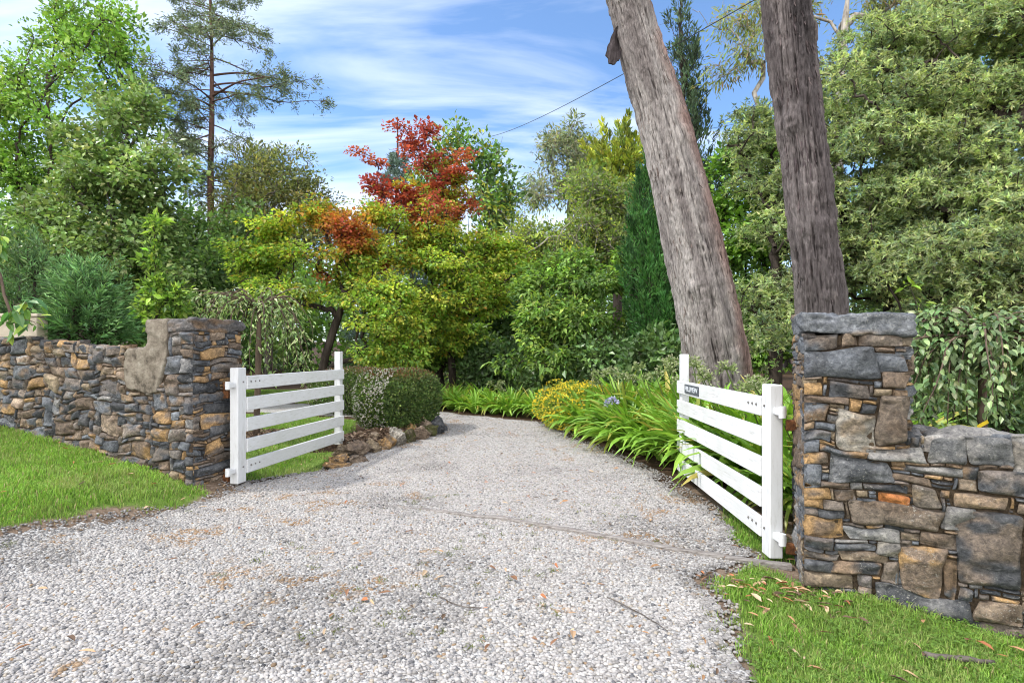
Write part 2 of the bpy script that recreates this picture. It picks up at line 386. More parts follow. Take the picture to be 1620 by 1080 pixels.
# ------------------------------------------------------------------ the lie of the land
LC = np.array([-3.17, 5.65]); LU = np.array([-.935, .354]); LN = np.array([-.354, -.935])
RC = np.array([1.848, 3.6]); RU = np.array([.935, -.354]); RN = np.array([-.354, -.935])
def height(x, y, rough=True):
    x = np.asarray(x, float); y = np.asarray(y, float)
    t = (x - LC[0]) * LU[0] + (y - LC[1]) * LU[1]; v = (x - LC[0]) * LN[0] + (y - LC[1]) * LN[1]
    hl = np.interp(t, [-.75, -.3, 0, .62, 3.1, 5, 9], [0, .03, .12, .26, .58, .72, .85]) * sstep(-.8, -.32, v) * (1 - sstep(1.4, 3.4, v))
    hr = -.05 * sstep(1.0, 1.8, x) * (1 - sstep(5, 7, y)) - .11 * sstep(2.1, 3.0, x) * (1 - sstep(3.5, 4.1, y))
    r = .012 * vnoise(xy3(x * 1.7, y * 1.7), 3) + .006 * vnoise(xy3(x * 6, y * 6), 4) if rough else 0
    return hl + hr + r
def inside(poly, x, y):
    poly = np.asarray(poly, float); x = np.asarray(x); y = np.asarray(y); c = np.zeros(x.shape, bool)
    for i in range(len(poly)):
        x0, y0 = poly[i]; x1, y1 = poly[i - 1]
        if y0 == y1: continue
        c ^= ((y0 > y) != (y1 > y)) & (x < (x1 - x0) * (y - y0) / (y1 - y0) + x0)
    return c
DRIVE = [(.8, -4), (.88, 1.0), (.97, 2.5), (1.15, 3.3), (1.22, 3.75), (1.62, 3.98), (1.72, 4.25), (1.80, 4.8), (1.82, 5.5), (1.55, 7.25), (1.25, 8.6), (.95, 9.75), (.5, 11.6), (-.2, 12.2), (-.75, 12.6), (-1.9, 13.9), (-4, 15.2), (-9, 16.5), (-14, 16.8),
         (-14, 14.4), (-9, 14.2), (-5, 13.2), (-3.0, 12.4), (-1.9, 11.6), (-1.45, 10.8), (-1.35, 10.0), (-1.7, 9.0), (-2.0, 8.2), (-2.2, 7.3), (-2.25, 6.95), (-2.75, 6.35), (-2.85, 5.9), (-2.80, 5.5), (-3.2, 4.80), (-3.7, 4.1), (-5.0, 3.3), (-7, 2.7), (-14, 2.2), (-14, -4)]
LAWN_L = [(-2.93, 5.62), (-2.95, 5.3), (-3.35, 4.95), (-3.62, 4.55), (-3.85, 4.2), (-4.8, 3.65), (-7, 3.05), (-13, 2.7), (-13, 9.5), (-6.08, 6.75), (-3.2, 5.62)]
LAWN_R = [(1.02, .8), (1.04, 2.5), (1.22, 3.2), (1.40, 3.55), (1.55, 3.84), (1.80, 3.80), (1.90, 3.56), (2.4, 3.38), (3.9, 2.5), (6, 1.2), (6, .3), (1.02, .3)]
LAWN_IN = [(-2.95, 6.4), (-2.35, 6.92), (-2.45, 7.7), (-2.75, 8.8), (-2.95, 10.2), (-3.3, 12.1), (-5, 13.0), (-9, 13.9), (-16, 14.2), (-16, 11), (-6.2, 7.35), (-3.2, 6.4)]
LAWN_FAR = [(-16, 17.1), (-9, 16.8), (-4.5, 15.7), (-3.4, 16.5), (-5, 21), (-16, 22)]
LAWN_G = [(1.80, 4.05), (1.86, 5.3), (2.06, 5.3), (2.1, 4.1)]
def edge_wob(x, y, a=.05):
    n = vnoise(xy3(x * 3.1, y * 3.1), 21); m = vnoise(xy3(x * 3.1, y * 3.1, 9), 22); n2 = vnoise(xy3(x * 11, y * 11), 23); m2 = vnoise(xy3(x * 11, y * 11, 9), 24)
    return x + a * n + a * .5 * n2, y + a * m + a * .5 * m2
def is_lawn(x, y):
    x, y = edge_wob(x, y)
    return inside(LAWN_L, x, y) | inside(LAWN_R, x, y) | inside(LAWN_IN, x, y) | inside(LAWN_FAR, x, y) | inside(LAWN_G, x, y)
def is_drive(x, y):
    x, y = edge_wob(x, y, .06); return inside(DRIVE, x, y)
gx = np.concatenate([-8 - np.geomspace(.3, 400, 34)[::-1], np.arange(-8, 4.5, .09), 4.5 + np.geomspace(.1, 400, 34)])
gy = np.concatenate([-np.geomspace(.5, 60, 12)[::-1], np.arange(0, 18, .09), 18 + np.geomspace(.1, 600, 36)])
X, Y = np.meshgrid(gx, gy); Z = height(X, Y)
Z = Z + 1.2 * sstep(40, 200, Y) * 4
nx, ny = len(gx), len(gy); idx = np.arange(nx * ny).reshape(ny, nx)
f = np.stack([idx[:-1, :-1], idx[:-1, 1:], idx[1:, 1:], idx[1:, :-1]], -1).reshape(-1, 4)
lawn_m = is_lawn(X, Y).astype(float); mulch_m = ((~is_lawn(X, Y)) & (Y > 6.2)).astype(float)
m, nt, out = new_mat('ground'); co = objco(nt)
al = nt.nodes.new('ShaderNodeAttribute'); al.attribute_name = 'lawn'; am = nt.nodes.new('ShaderNodeAttribute'); am.attribute_name = 'mulch'
dirt = ramp(nt, noise_n(nt, 26, 8, .7, co), [(.3, (.085, .058, .040)), (.5, (.20, .145, .105)), (.72, (.33, .265, .21))])
mul = ramp(nt, noise_n(nt, 38, 8, .7, co), [(.32, (.02, .013, .009)), (.55, (.075, .047, .03)), (.75, (.16, .105, .07))])
grs = ramp(nt, noise_n(nt, 14, 6, .7, co), [(.3, (.08, .13, .025)), (.7, (.16, .25, .05))])
c = mixc(nt, am.outputs['Fac'], dirt, mul); c = mixc(nt, al.outputs['Fac'], c, grs)
principled(nt, out, c, .95, .1, bump(nt, noise_n(nt, 45, 6, .7, co), .9, .02)); M['ground'] = m
g = mesh('ground', np.stack([X, Y, Z], -1), f, m, None, None, True, {'lawn': lawn_m.ravel(), 'mulch': mulch_m.ravel()}); g['kind'] = 'structure'
# driveway bed
step = .06; bx = np.arange(-14, 2.2, step); by = np.arange(-3.5, 17, step); BX, BY = np.meshgrid(bx, by)
ins = is_drive(BX[:-1, :-1] + step / 2, BY[:-1, :-1] + step / 2)
idx = np.arange(BX.size).reshape(BX.shape); f = np.stack([idx[:-1, :-1], idx[:-1, 1:], idx[1:, 1:], idx[1:, :-1]], -1)[ins]
BZ = height(BX, BY) + .0105
used = np.unique(f); rm = np.full(BX.size, -1); rm[used] = np.arange(len(used))
m, nt, out = new_mat('driveway_bed'); co = objco(nt)
vo = N(nt, 'ShaderNodeTexVoronoi'); vo.inputs['Scale'].default_value = 80; nt.links.new(co, vo.inputs['Vector'])
vc = nt.nodes.new('ShaderNodeSeparateColor'); nt.links.new(vo.outputs['Color'], vc.inputs[0])
c = ramp(nt, vc.outputs[0], [(.0, (.17, .16, .15)), (.25, (.30, .29, .28)), (.6, (.42, .41, .40)), (1, (.52, .51, .49))])
stain = ramp(nt, noise_n(nt, 2.2, 6, .7, co), [(.52, (0, 0, 0)), (.75, (.5, .5, .5))])
c = mixc(nt, stain, c, (.30, .22, .15)); h = N(nt, 'ShaderNodeMath', operation='SUBTRACT'); h.inputs[0].default_value = 1.0; nt.links.new(vo.outputs['Distance'], h.inputs[1])
principled(nt, out, c, .85, .2, bump(nt, h.outputs[0], .9, .012)); M['drive'] = m
d = mesh('driveway', np.stack([BX.ravel(), BY.ravel(), BZ.ravel()], -1)[used], rm[f], m, None, None, True); d['kind'] = 'structure'

# ------------------------------------------------------------------ gravel: real pebbles
def ico(sub):
    import bmesh
    b = bmesh.new(); bmesh.ops.create_icosphere(b, subdivisions=sub, radius=1.0); b.verts.ensure_lookup_table()
    v = np.array([x.co[:] for x in b.verts]); f = np.array([[q.index for q in x.verts] for x in b.faces]); b.free(); return v, f
GRAVEL = .665
def pebbles(name, n, box, sub, smin, smax, seed, reject=None):
    rng = np.random.default_rng(seed); x0, x1, y0, y1 = box
    x = rng.uniform(x0, x1, n); y = rng.uniform(y0, y1, n); k = is_drive(x, y)
    k |= (~is_lawn(x, y)) & inside([(p[0] + (.16 if p[0] > 0 else -.16), p[1]) for p in DRIVE], x, y) & (rng.random(n) < .35)
    k &= np.abs(x / np.maximum(y, .1)) < 1.02
    if reject is not None: k &= ~reject(x, y)
    x, y = x[k], y[k]; n = len(x); v, f = ico(sub); nv = len(v)
    sx = rng.uniform(smin, smax, (n, 1)); S = np.concatenate([sx, sx * rng.uniform(.62, .95, (n, 1)), sx * rng.uniform(.4, .7, (n, 1))], 1)
    q = v[None] * S[:, None] * (1 + .16 * rng.normal(0, 1, (n, nv, 1)).clip(-1.6, 1.6))
    a = rng.uniform(0, 2 * np.pi, n); b = rng.normal(0, .25, n); ca, sa, cb_, sb = np.cos(a), np.sin(a), np.cos(b), np.sin(b)
    qx, qy, qz = q[..., 0], q[..., 1], q[..., 2]
    qy, qz = qy * cb_[:, None] - qz * sb[:, None], qy * sb[:, None] + qz * cb_[:, None]
    qx, qy = qx * ca[:, None] - qy * sa[:, None], qx * sa[:, None] + qy * ca[:, None]
    z = height(x, y) + .008 + S[:, 2] * .2 + rng.random(n) * .004
    V = np.stack([qx + x[:, None], qy + y[:, None], qz + z[:, None]], -1)
    pal = np.array([(.60, .59, .59), (.52, .51, .51), (.43, .42, .42), (.68, .67, .66), (.33, .325, .33), (.50, .45, .38), (.17, .175, .19), (.40, .29, .19)])
    w = np.array([.27, .26, .16, .13, .08, .05, .03, .02]); ci = rng.choice(8, n, p=w / w.sum()); c = pal[ci]
    st = fbm(xy3(x * 1.6, y * 1.6, 2), 5, 31, .6); st2 = fbm(xy3(x * 5, y * 5, 2), 3, 37); st = sstep(.20, .5, st * .7 + st2 * .55) * (rng.random(n) < .6)
    c = c * (1 - .75 * st[:, None]) + np.array([.42, .25, .10]) * .75 * st[:, None]
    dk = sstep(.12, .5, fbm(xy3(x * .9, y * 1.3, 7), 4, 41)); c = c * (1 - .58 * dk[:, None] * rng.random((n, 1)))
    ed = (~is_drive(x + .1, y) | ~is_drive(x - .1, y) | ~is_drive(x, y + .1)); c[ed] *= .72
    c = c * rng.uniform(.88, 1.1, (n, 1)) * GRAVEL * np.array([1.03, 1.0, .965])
    F_ = (f[None] + (np.arange(n) * nv)[:, None, None]).reshape(-1, 3)
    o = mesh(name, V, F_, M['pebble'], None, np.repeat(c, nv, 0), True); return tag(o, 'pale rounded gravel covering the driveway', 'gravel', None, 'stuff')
m, nt, out = new_mat('pebble'); c = mixc(nt, .35, tint(nt), ramp(nt, noise_n(nt, 160, 3, .6, objco(nt)), [(.3, (.62, .61, .6)), (.7, (1, 1, 1))]), 'MULTIPLY')
principled(nt, out, c, .75, .25); M['pebble'] = m
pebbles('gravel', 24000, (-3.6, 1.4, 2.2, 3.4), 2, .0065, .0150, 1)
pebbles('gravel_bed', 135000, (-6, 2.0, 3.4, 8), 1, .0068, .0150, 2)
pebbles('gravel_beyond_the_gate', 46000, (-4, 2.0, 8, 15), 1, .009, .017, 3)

# ------------------------------------------------------------------ grass
def blades(name, polys, dens, box, hmin, hmax, wid, pal, seed, label, lodfun=None, bend=True):
    rng = np.random.default_rng(seed); x0, x1, y0, y1 = box; n = int((x1 - x0) * (y1 - y0) * dens)
    x = rng.uniform(x0, x1, n); y = rng.uniform(y0, y1, n); ex, ey = edge_wob(x, y, .11); ex = ex + rng.normal(0, .045, n); ey = ey + rng.normal(0, .045, n); k = np.zeros(n, bool)
    for p in polys: k |= inside(p, ex, ey)
    k &= np.abs(x / np.maximum(y, .1)) < 1.05
    pt = fbm(xy3(x * 1.9, y * 1.9), 4, seed + 7); k &= rng.random(n) < (.25 + .75 * sstep(-.45, -.05, pt))
    if lodfun is not None: k &= rng.random(n) < lodfun(x, y)
    x, y, pt = x[k], y[k], pt[k]; n = len(x)
    hgt = rng.uniform(hmin, hmax, n) * (.75 + .5 * sstep(-.3, .5, vnoise(xy3(x * 4.3, y * 4.3), 9))); a = rng.uniform(0, 2 * np.pi, n); lean = np.abs(rng.normal(.45, .3, n)) * hgt
    w = wid * rng.uniform(.6, 1.3, n); z = height(x, y) - .004
    b = np.stack([x, y, z], -1); dl = np.stack([np.cos(a), np.sin(a), 0 * a], -1); s = np.stack([-np.sin(a), np.cos(a), 0 * a], -1) * w[:, None] / 2
    up = np.array([0, 0, 1.]); mid = b + dl * (lean * .35)[:, None] + up * (hgt * .62)[:, None]; tip = b + dl * lean[:, None] + up * (hgt * .9)[:, None]
    C = np.array([p[1] for p in pal]); pw = np.array([p[0] for p in pal]); c = C[rng.choice(len(C), n, p=pw / pw.sum())]
    tone = 1 + .3 * fbm(xy3(x * .8, y * .8, 5), 3, 12) + .25 * pt; c = c * (tone * rng.uniform(.72, 1.28, n))[:, None]; dry = (sstep(.0, .45, fbm(xy3(x * 1.3, y * 1.3, 11), 4, 19)) * .5 + .3 * sstep(.1, .5, fbm(xy3(x * 5, y * 5, 11), 3, 20)))[:, None] * (rng.random((n, 1)) < .8); c = c * (1 - dry) + np.array((.34, .36, .15)) * dry
    if bend:
        V = np.stack([b - s, b + s, mid + s * .8, mid - s * .8, tip], 1); i = (np.arange(n) * 5)[:, None]
        F_ = [i + np.array([[0, 1, 2, 3]]), i + np.array([[3, 2, 4]])]; r = 5
    else:
        V = np.stack([b - s, b + s, tip], 1); F_ = (np.arange(n * 3)).reshape(n, 3); r = 3
    o = mesh(name, V, F_, M['grass'], None, np.clip(np.repeat(c, r, 0), .004, .8), False); return tag(o, label, 'grass', None, 'stuff')
GP = [(.40, (.20, .36, .055)), (.27, (.26, .43, .075)), (.15, (.12, .23, .04)), (.10, (.28, .34, .09)), (.06, (.38, .32, .17))]
blades('grass', [LAWN_R], 17000, (.9, 4.2, 1.6, 4.0), .018, .055, .0042, GP, 5, 'short green grass with dry leaves in front of the dry stone wall')
blades('grass', [LAWN_L], 7500, (-7.6, -2.8, 3.2, 7.6), .025, .06, .007, GP, 6, 'mown green grass on the bank below the long stone wall')
blades('grass', [LAWN_IN, LAWN_FAR], 1500, (-14, -2.2, 6, 22), .03, .07, .015, GP, 7, 'sunny mown lawn behind the white gate', None, False)
blades('grass', [LAWN_G], 12000, (1.7, 2.2, 4, 5.4), .02, .06, .005, GP, 8, 'strip of grass along the foot of the name plate gate')
rng = np.random.default_rng(88); n = 260; x = rng.uniform(-3.6, 1.4, n); y = 2.3 + 3.5 * rng.random(n); k = is_drive(x, y) & (fbm(xy3(x * 1.3, y * 1.3, 4), 3, 52) > .12); x, y = x[k], y[k]
mb = MB(); r_ = 14; n = len(x); a = rng.uniform(0, 6.28, (n, r_)); px = np.repeat(x, r_) + rng.normal(0, .018, n * r_); py = np.repeat(y, r_) + rng.normal(0, .018, n * r_); a = a.ravel()
d_ = np.stack([np.cos(a), np.sin(a), rng.uniform(.3, 1.5, n * r_)], -1)
V, f, c = leaf_quads(np.stack([px, py, height(px, py) + .012], -1), d_, np.array([[0, 0, 1.]]) + rng.normal(0, .3, (n * r_, 3)), rng.uniform(.015, .035, n * r_), np.full(n * r_, .005), np.array([(.14, .16, .05)]) * rng.uniform(.7, 1.5, (n * r_, 1)))
mb.add(V, f, c); tag(mb.build('weeds', M['grass']), 'tiny tufts of grass growing through the gravel', 'weeds', None, 'stuff')
rng = np.random.default_rng(89); n = 5200; x = rng.uniform(.95, 3.6, n); y = rng.uniform(1.8, 3.9, n); k = inside(LAWN_R, x, y) & (fbm(xy3(x * 1.5, y * 1.5, 4), 3, 57) > -.05); x, y = x[k], y[k]; n = len(x)
z = height(x, y) + rng.uniform(.015, .05, n); mb = MB()
for q in range(3):
    a = rng.uniform(0, 6.28, n); d_ = np.stack([np.cos(a + q * 2.1), np.sin(a + q * 2.1), .15 + 0 * a], -1)
    V, f, c = leaf_quads(np.stack([x, y, z], -1), d_, np.array([[0, 0, 1.]]) + rng.normal(0, .3, (n, 3)), rng.uniform(.011, .018, n), rng.uniform(.011, .018, n), np.array([(.13, .23, .045)]) * rng.uniform(.7, 1.3, (n, 1)), .0, .0); mb.add(V, f, c)
tag(mb.build('clover', M['grass']), 'low clover leaves among the grass below the stone wall', 'clover', None, 'stuff')
# ------------------------------------------------------------------ fieldstone masonry
m, nt, out = new_mat('fieldstone'); co = objco(nt)
fine = noise_n(nt, 34, 9, .74, co, .4); mid = noise_n(nt, 14, 6, .65, co)
c = mixc(nt, 1.0, tint(nt), ramp(nt, fine, [(.27, (.15, .15, .17)), (.44, (.75, .75, .76)), (.57, (1.2, 1.18, 1.15)), (.74, (2.5, 2.45, 2.35))]), 'MULTIPLY')
lich = ramp(nt, noise_n(nt, 75, 4, .6, co, .6), [(.58, (0, 0, 0)), (.66, (.85, .85, .85))]); lm = ramp(nt, noise_n(nt, 3.1, 4, .6, co), [(.50, (0, 0, 0)), (.68, (1, 1, 1))])
lf = mixc(nt, 1.0, lich, lm, 'MULTIPLY'); c = mixc(nt, lf, c, (.42, .41, .37))
bb = mixc(nt, .5, fine, mid)
principled(nt, out, c, .82, .25, bump(nt, bb, 1.0, .035)); M['stone'] = m
m, nt, out = new_mat('earthy_mortar'); c = ramp(nt, noise_n(nt, 24, 6, .7, objco(nt)), [(.35, (.028, .021, .016)), (.65, (.12, .088, .06))]); principled(nt, out, c, .95, .1, bump(nt, noise_n(nt, 60, 5, .7, objco(nt)), .9, .02)); M['mortar'] = m
m, nt, out = new_mat('weathered_concrete'); co = objco(nt)
c = ramp(nt, noise_n(nt, 7, 8, .7, co), [(.3, (.05, .042, .033)), (.46, (.23, .195, .155)), (.60, (.34, .30, .245)), (.74, (.46, .43, .38))]); sp = ramp(nt, noise_n(nt, 90, 4, .7, co), [(.58, (0, 0, 0)), (.68, (.6, .6, .6))]); c = mixc(nt, sp, c, (.05, .045, .04))
principled(nt, out, c, .92, .15, bump(nt, noise_n(nt, 34, 9, .8, co), 1.0, .035)); M['concrete'] = m
STONE = {'blue': ((.125, .138, .158), (.075, .083, .096)), 'dark': ((.055, .06, .068), (.11, .112, .118)), 'grey': ((.22, .215, .21), (.13, .13, .13)), 'brown': ((.15, .112, .083), (.23, .18, .135)),
         'ochre': ((.34, .215, .10), (.19, .14, .10)), 'tan': ((.26, .205, .14), (.17, .135, .10)), 'pale': ((.29, .27, .235), (.18, .165, .145)), 'orange': ((.42, .17, .055), (.33, .13, .05)),
         'mixb': ((.105, .115, .13), (.25, .165, .095)), 'mixd': ((.06, .064, .072), (.18, .135, .10))}
def pack(W, H, cw, ch, ok, sizes, rng, fixed=()):
    nu, nv = int(round(W / cw)), int(round(H / ch)); occ = np.zeros((nu, nv), bool); st = []
    for i in range(nu):
        for j in range(nv):
            if not ok((i + .5) * cw, (j + .5) * ch): occ[i, j] = True
    for (u0, v0, u1, v1, k) in fixed:
        i0, i1 = int(round(u0 / cw)), int(round(u1 / cw)); j0, j1 = int(round(v0 / ch)), int(round(v1 / ch)); i0, j0 = max(i0, 0), max(j0, 0); i1, j1 = min(max(i1, i0 + 1), nu), min(max(j1, j0 + 1), nv)
        while i0 < i1 and occ[i0, j0:j1].mean() > .4: i0 += 1
        while i1 > i0 and occ[i1 - 1, j0:j1].mean() > .4: i1 -= 1
        while j0 < j1 and i1 > i0 and occ[i0:i1, j0].mean() > .4: j0 += 1
        while j1 > j0 and i1 > i0 and occ[i0:i1, j1 - 1].mean() > .4: j1 -= 1
        if i1 <= i0 or j1 <= j0: continue
        occ[i0:i1, j0:j1] = True; st.append((i0 * cw, j0 * ch, i1 * cw, j1 * ch, k))
    for (n, w0, w1, h0, h1) in sizes:
        for _ in range(n):
            w = max(1, int(rng.uniform(w0, w1) / cw)); h = max(1, int(rng.uniform(h0, h1) / ch))
            if w >= nu or h >= nv: continue
            i, j = rng.integers(0, nu - w + 1), rng.integers(0, nv - h + 1)
            if not occ[i:i + w, j:j + h].any(): occ[i:i + w, j:j + h] = True; st.append((i * cw, j * ch, (i + w) * cw, (j + h) * ch, None))
    for j in range(nv):
        for i in range(nu):
            if occ[i, j]: continue
            w = 1; mw = rng.integers(3, 8)
            while i + w < nu and w < mw and not occ[i + w, j]: w += 1
            h = 1; mh = rng.integers(1, 5)
            while j + h < nv and h < mh and not occ[i:i + w, j + h].any(): h += 1
            occ[i:i + w, j:j + h] = True; st.append((i * cw, j * ch, (i + w) * cw, (j + h) * ch, None))
    return st
def masonry(mb, surf, W, stones, rng, mix, seed, depth=(.02, .05), gap=.0045, rounding=(8, 40), warp=.030, back=.07, edge_fade=True):
    """surf(u,v) -> point, normal.  every stone a pillow of rough rock"""
    ks = list(mix); kw = np.array([mix[k] for k in ks]); kw = kw / kw.sum()
    for (u0, v0, u1, v1, kind) in stones:
        w, h = u1 - u0, v1 - v0; na = int(np.clip(w / .012, 7, 30)); nb = int(np.clip(h / .011, 7, 26))
        a = np.linspace(-1, 1, na); b = np.linspace(-1, 1, nb); a = np.sign(a) * np.abs(a) ** .55; b = np.sign(b) * np.abs(b) ** .55
        A, B = np.meshgrid(a, b, indexing='ij'); s = np.maximum(np.abs(A), np.abs(B)); ss = np.maximum(s, 1e-6); pw = rng.uniform(*rounding)
        nrm_ = np.where(s < 1e-5, 1.0, (np.abs(A / ss) ** pw + np.abs(B / ss) ** pw) ** (1 / pw) + (s < 1e-5)); Ar, Br = A / nrm_, B / nrm_
        g = gap * rng.uniform(.4, 1.1); small = min(w, h)
        J = rng.normal(0, .07, (4, 2)).clip(-.14, .14) * np.array([min(w, .2), min(h, .15)]) * (1 if small > .05 else .5)
        cu = np.array([u0 + g, u1 - g, u1 - g, u0 + g]) + J[:, 0] * np.array([1, 1, 1, 1]); cv_ = np.array([v0 + g, v0 + g, v1 - g, v1 - g]) + J[:, 1]
        if edge_fade:
            cu = np.where((cu < .05) & (u0 < .02), u0 + g * .2, cu); cu = np.where((cu > W - .05) & (u1 > W - .02), u1 - g * .2, cu)
        al, be = (Ar + 1) / 2, (Br + 1) / 2; wts = np.stack([(1 - al) * (1 - be), al * (1 - be), al * be, (1 - al) * be], -1)
        U = wts @ cu; V = wts @ cv_
        fade = np.minimum(np.minimum(U, W - U) / .12, 1).clip(0, 1) if edge_fade else 1.0
        q = np.stack([U * 2.6, V * 3.2, np.zeros_like(U) + seed], -1)
        U2 = U + warp * (vnoise(q, seed + 1) + .4 * vnoise(q * 3.6, seed + 31)) * fade; V2 = V + warp * (1.1 * vnoise(q, seed + 2) + .4 * vnoise(q * 3.6, seed + 32)) * fade
        D = rng.uniform(*depth) * min(1.2, .6 + small / .2); e = rng.uniform(9, 24); so_ = rng.uniform(0, 90)
        pl_ = np.stack([rng.uniform(.9, 1.6) + rng.normal(0, .62) * A + rng.normal(0, .62) * B for _ in range(8)], 0); fac = np.sort(pl_, 0); fac = fac[0] * .75 + fac[1] * .25
        q = np.stack([U2 * 8 + so_, V2 * 11 + so_, 0 * U2 + so_], -1); r1 = vnoise(q, seed + 3); am = min(.015, small * .13)
        d = D * (.30 + (np.clip(fac, .1, 1.35) - .30) * (1 - s ** e)) + am * (.8 * r1 + .6 * vnoise(q * 2.1, seed + 4) + .45 * vnoise(q * 4.3, seed + 5) + .55 * vnoise(np.stack([U2 * 7 + so_, V2 * 42 + U2 * rng.normal(0, 6), 0 * U2 + so_], -1), seed + 8)) * (1 - .4 * s ** 8)
        p, n = surf(U2, V2); top = p + n * d[..., None]
        ring = np.concatenate([np.arange(na) * nb, (na - 1) * nb + np.arange(1, nb), (np.arange(na - 2, -1, -1)) * nb + nb - 1, np.arange(nb - 2, 0, -1)])
        pb, nb_n = p.reshape(-1, 3)[ring], n.reshape(-1, 3)[ring]; skirt = pb - nb_n * back
        k = kind or ks[rng.choice(len(ks), p=kw)]; c0, c1 = np.array(STONE[k][0]), np.array(STONE[k][1])
        if k != 'orange': k2 = ks[rng.choice(len(ks), p=kw)]; m_ = .25 if kind else .55; c1 = c1 * (1 - m_) + np.array(STONE[k2][rng.integers(0, 2)]) * m_; c0 = c0 * .94 + np.array((.125, .115, .105)) * .06
        mixf = sstep(-.15, .3, fbm(np.stack([U2 * 8 + so_, V2 * 13, 0 * U2], -1), 3, seed + 6) * 1.3 + rng.normal(0, .22))[..., None]
        col = (c0 * (1 - mixf) + c1 * mixf) * np.exp(rng.normal(0, .16)); col = col * (1 + .12 * r1[..., None])
        i = np.arange(na * nb).reshape(na, nb); f = np.stack([i[:-1, :-1], i[1:, :-1], i[1:, 1:], i[:-1, 1:]], -1).reshape(-1, 4)
        m_ = len(ring); o = na * nb; r2 = np.arange(m_); f2 = np.stack([ring, o + r2, o + (r2 + 1) % m_, np.roll(ring, -1)], -1)
        mb.add(np.concatenate([top.reshape(-1, 3), skirt]), [f, f2], np.concatenate([col.reshape(-1, 3), col.reshape(-1, 3)[ring]]))
def plane(o, U, N_, up=(0, 0, 1)):
    o, U, N_, up = [np.asarray(k, float) for k in (o, U, N_, up)]
    def s(u, v): return o + u[..., None] * U + v[..., None] * up, np.broadcast_to(N_, (*u.shape, 3))
    return s
def prism(mb, loop, z0, z1, col=None):
    """vertical prism over a ground outline"""
    n = len(loop); v = [(x, y, (z0[k] if np.ndim(z0) else z0)) for k, (x, y) in enumerate(loop)] + [(x, y, (z1[k] if np.ndim(z1) else z1)) for k, (x, y) in enumerate(loop)]
    i = np.arange(n); j = (i + 1) % n; mb.add(np.array(v), [np.stack([i, j, j + n, i + n], -1), np.arange(n)[::-1][None], (np.arange(n) + n)[None]], col)
def rough_slab(c, U, size, seed, col, bev=.02, amp=.008, res=.03):
    """a flat rough stone; U = long direction on the ground"""
    sx, sy, sz = size; n = [max(3, int(s / res)) for s in (sx, sy)]; nz_ = max(3, int(sz / .012)); rngl = np.random.default_rng(seed); mbx = MB()
    Rm = np.array([[U[0], -U[1], 0], [U[1], U[0], 0], [0, 0, 1]])
    def face(na, nb, fn):
        a, b = np.meshgrid(np.linspace(-1, 1, na + 1), np.linspace(-1, 1, nb + 1), indexing='ij'); p = fn(a, b); i = np.arange(p.shape[0] * p.shape[1]).reshape(p.shape[:2])
        return p.reshape(-1, 3), np.stack([i[:-1, :-1], i[1:, :-1], i[1:, 1:], i[:-1, 1:]], -1).reshape(-1, 4)
    o1 = lambda a: np.ones_like(a)
    for (na, nb, fn) in [(n[0], n[1], lambda a, b: np.stack([a, b, o1(a)], -1)), (n[0], n[1], lambda a, b: np.stack([a, -b, -o1(a)], -1)), (n[0], nz_, lambda a, b: np.stack([-a, o1(a), b], -1)), (n[0], nz_, lambda a, b: np.stack([a, -o1(a), b], -1)), (n[1], nz_, lambda a, b: np.stack([o1(a), a, b], -1)), (n[1], nz_, lambda a, b: np.stack([-o1(a), -a, b], -1))]:
        p, f = face(na, nb, fn); h = np.array([sx, sy, sz]) / 2; q = p * h
        inner = np.clip(q, -(h - bev), h - bev); dlt = q - inner; ln = np.linalg.norm(dlt, axis=1, keepdims=True); q = inner + dlt / np.maximum(ln, 1e-9) * np.minimum(ln, bev)
        nn = nz(p ** 5); q = q + nn * (amp * vnoise(q * np.array([7, 7, 16.]) + seed, seed)[:, None] + amp * .8 * vnoise(q * np.array([14, 14, 38.]) + seed, seed + 1)[:, None] + amp * .5 * vnoise(q * 45 + seed, seed + 2)[:, None]) + .5 * amp * np.stack([vnoise(q * 4 + k * 9, seed + k) for k in range(3)], -1)
        q[:, 2] += .012 * vnoise(np.stack([q[:, 0] * 3, q[:, 1] * 3, 0 * q[:, 0]], -1), seed + 8)
        k_ = sstep(.1, .5, fbm(q * np.array([4, 4, 9.]) + seed, 3, seed + 3))[:, None]; cc = (np.asarray(col) * (1 - k_) + np.asarray(col) * np.array((1.55, 1.1, .7)) * k_ * (1 if seed == 15 else .8)) * (1 + .3 * vnoise(q * 9, seed + 4)[:, None]); mbx.add(q @ Rm.T + np.asarray(c), f, np.clip(cc, .01, .9))
    return mbx

# ---- pillar and wall by the name plate gate
PW, PTOP = .563, 1.555
R2 = RC + PW * RU; WU = np.array([.87, -.5]); WU = WU / np.linalg.norm(WU); WN = np.array([WU[1], -WU[0]])
RW_L, RW_TOP, RW_B = 2.3, .96, -.32
def surf_right(u, v):
    k = np.clip((u - PW + .03) / .06, 0, 1)[..., None]; a = RC + np.minimum(u, PW)[..., None] * RU + np.maximum(u - PW, 0)[..., None] * WU
    n2 = RN * (1 - k) + WN * k; z = np.zeros_like(u)[..., None]
    return np.concatenate([a, v[..., None] + RW_B], -1), np.concatenate([n2, z], -1)
def px_right(zx, zy):
    px, py = 1220 + zx / 1.9275, 470 + zy / 1.9275; k = (px - 810) / F
    u = (RC[1] * k - RC[0]) / (RU[0] - k * RU[1])
    if u > PW: w = (R2[1] * k - R2[0]) / (WU[0] - k * WU[1]); u = PW + w; Yd = R2[1] + w * WU[1]
    else: Yd = RC[1] + u * RU[1]
    return u, CAM_H - (py - HORIZ) * Yd / F - RW_B
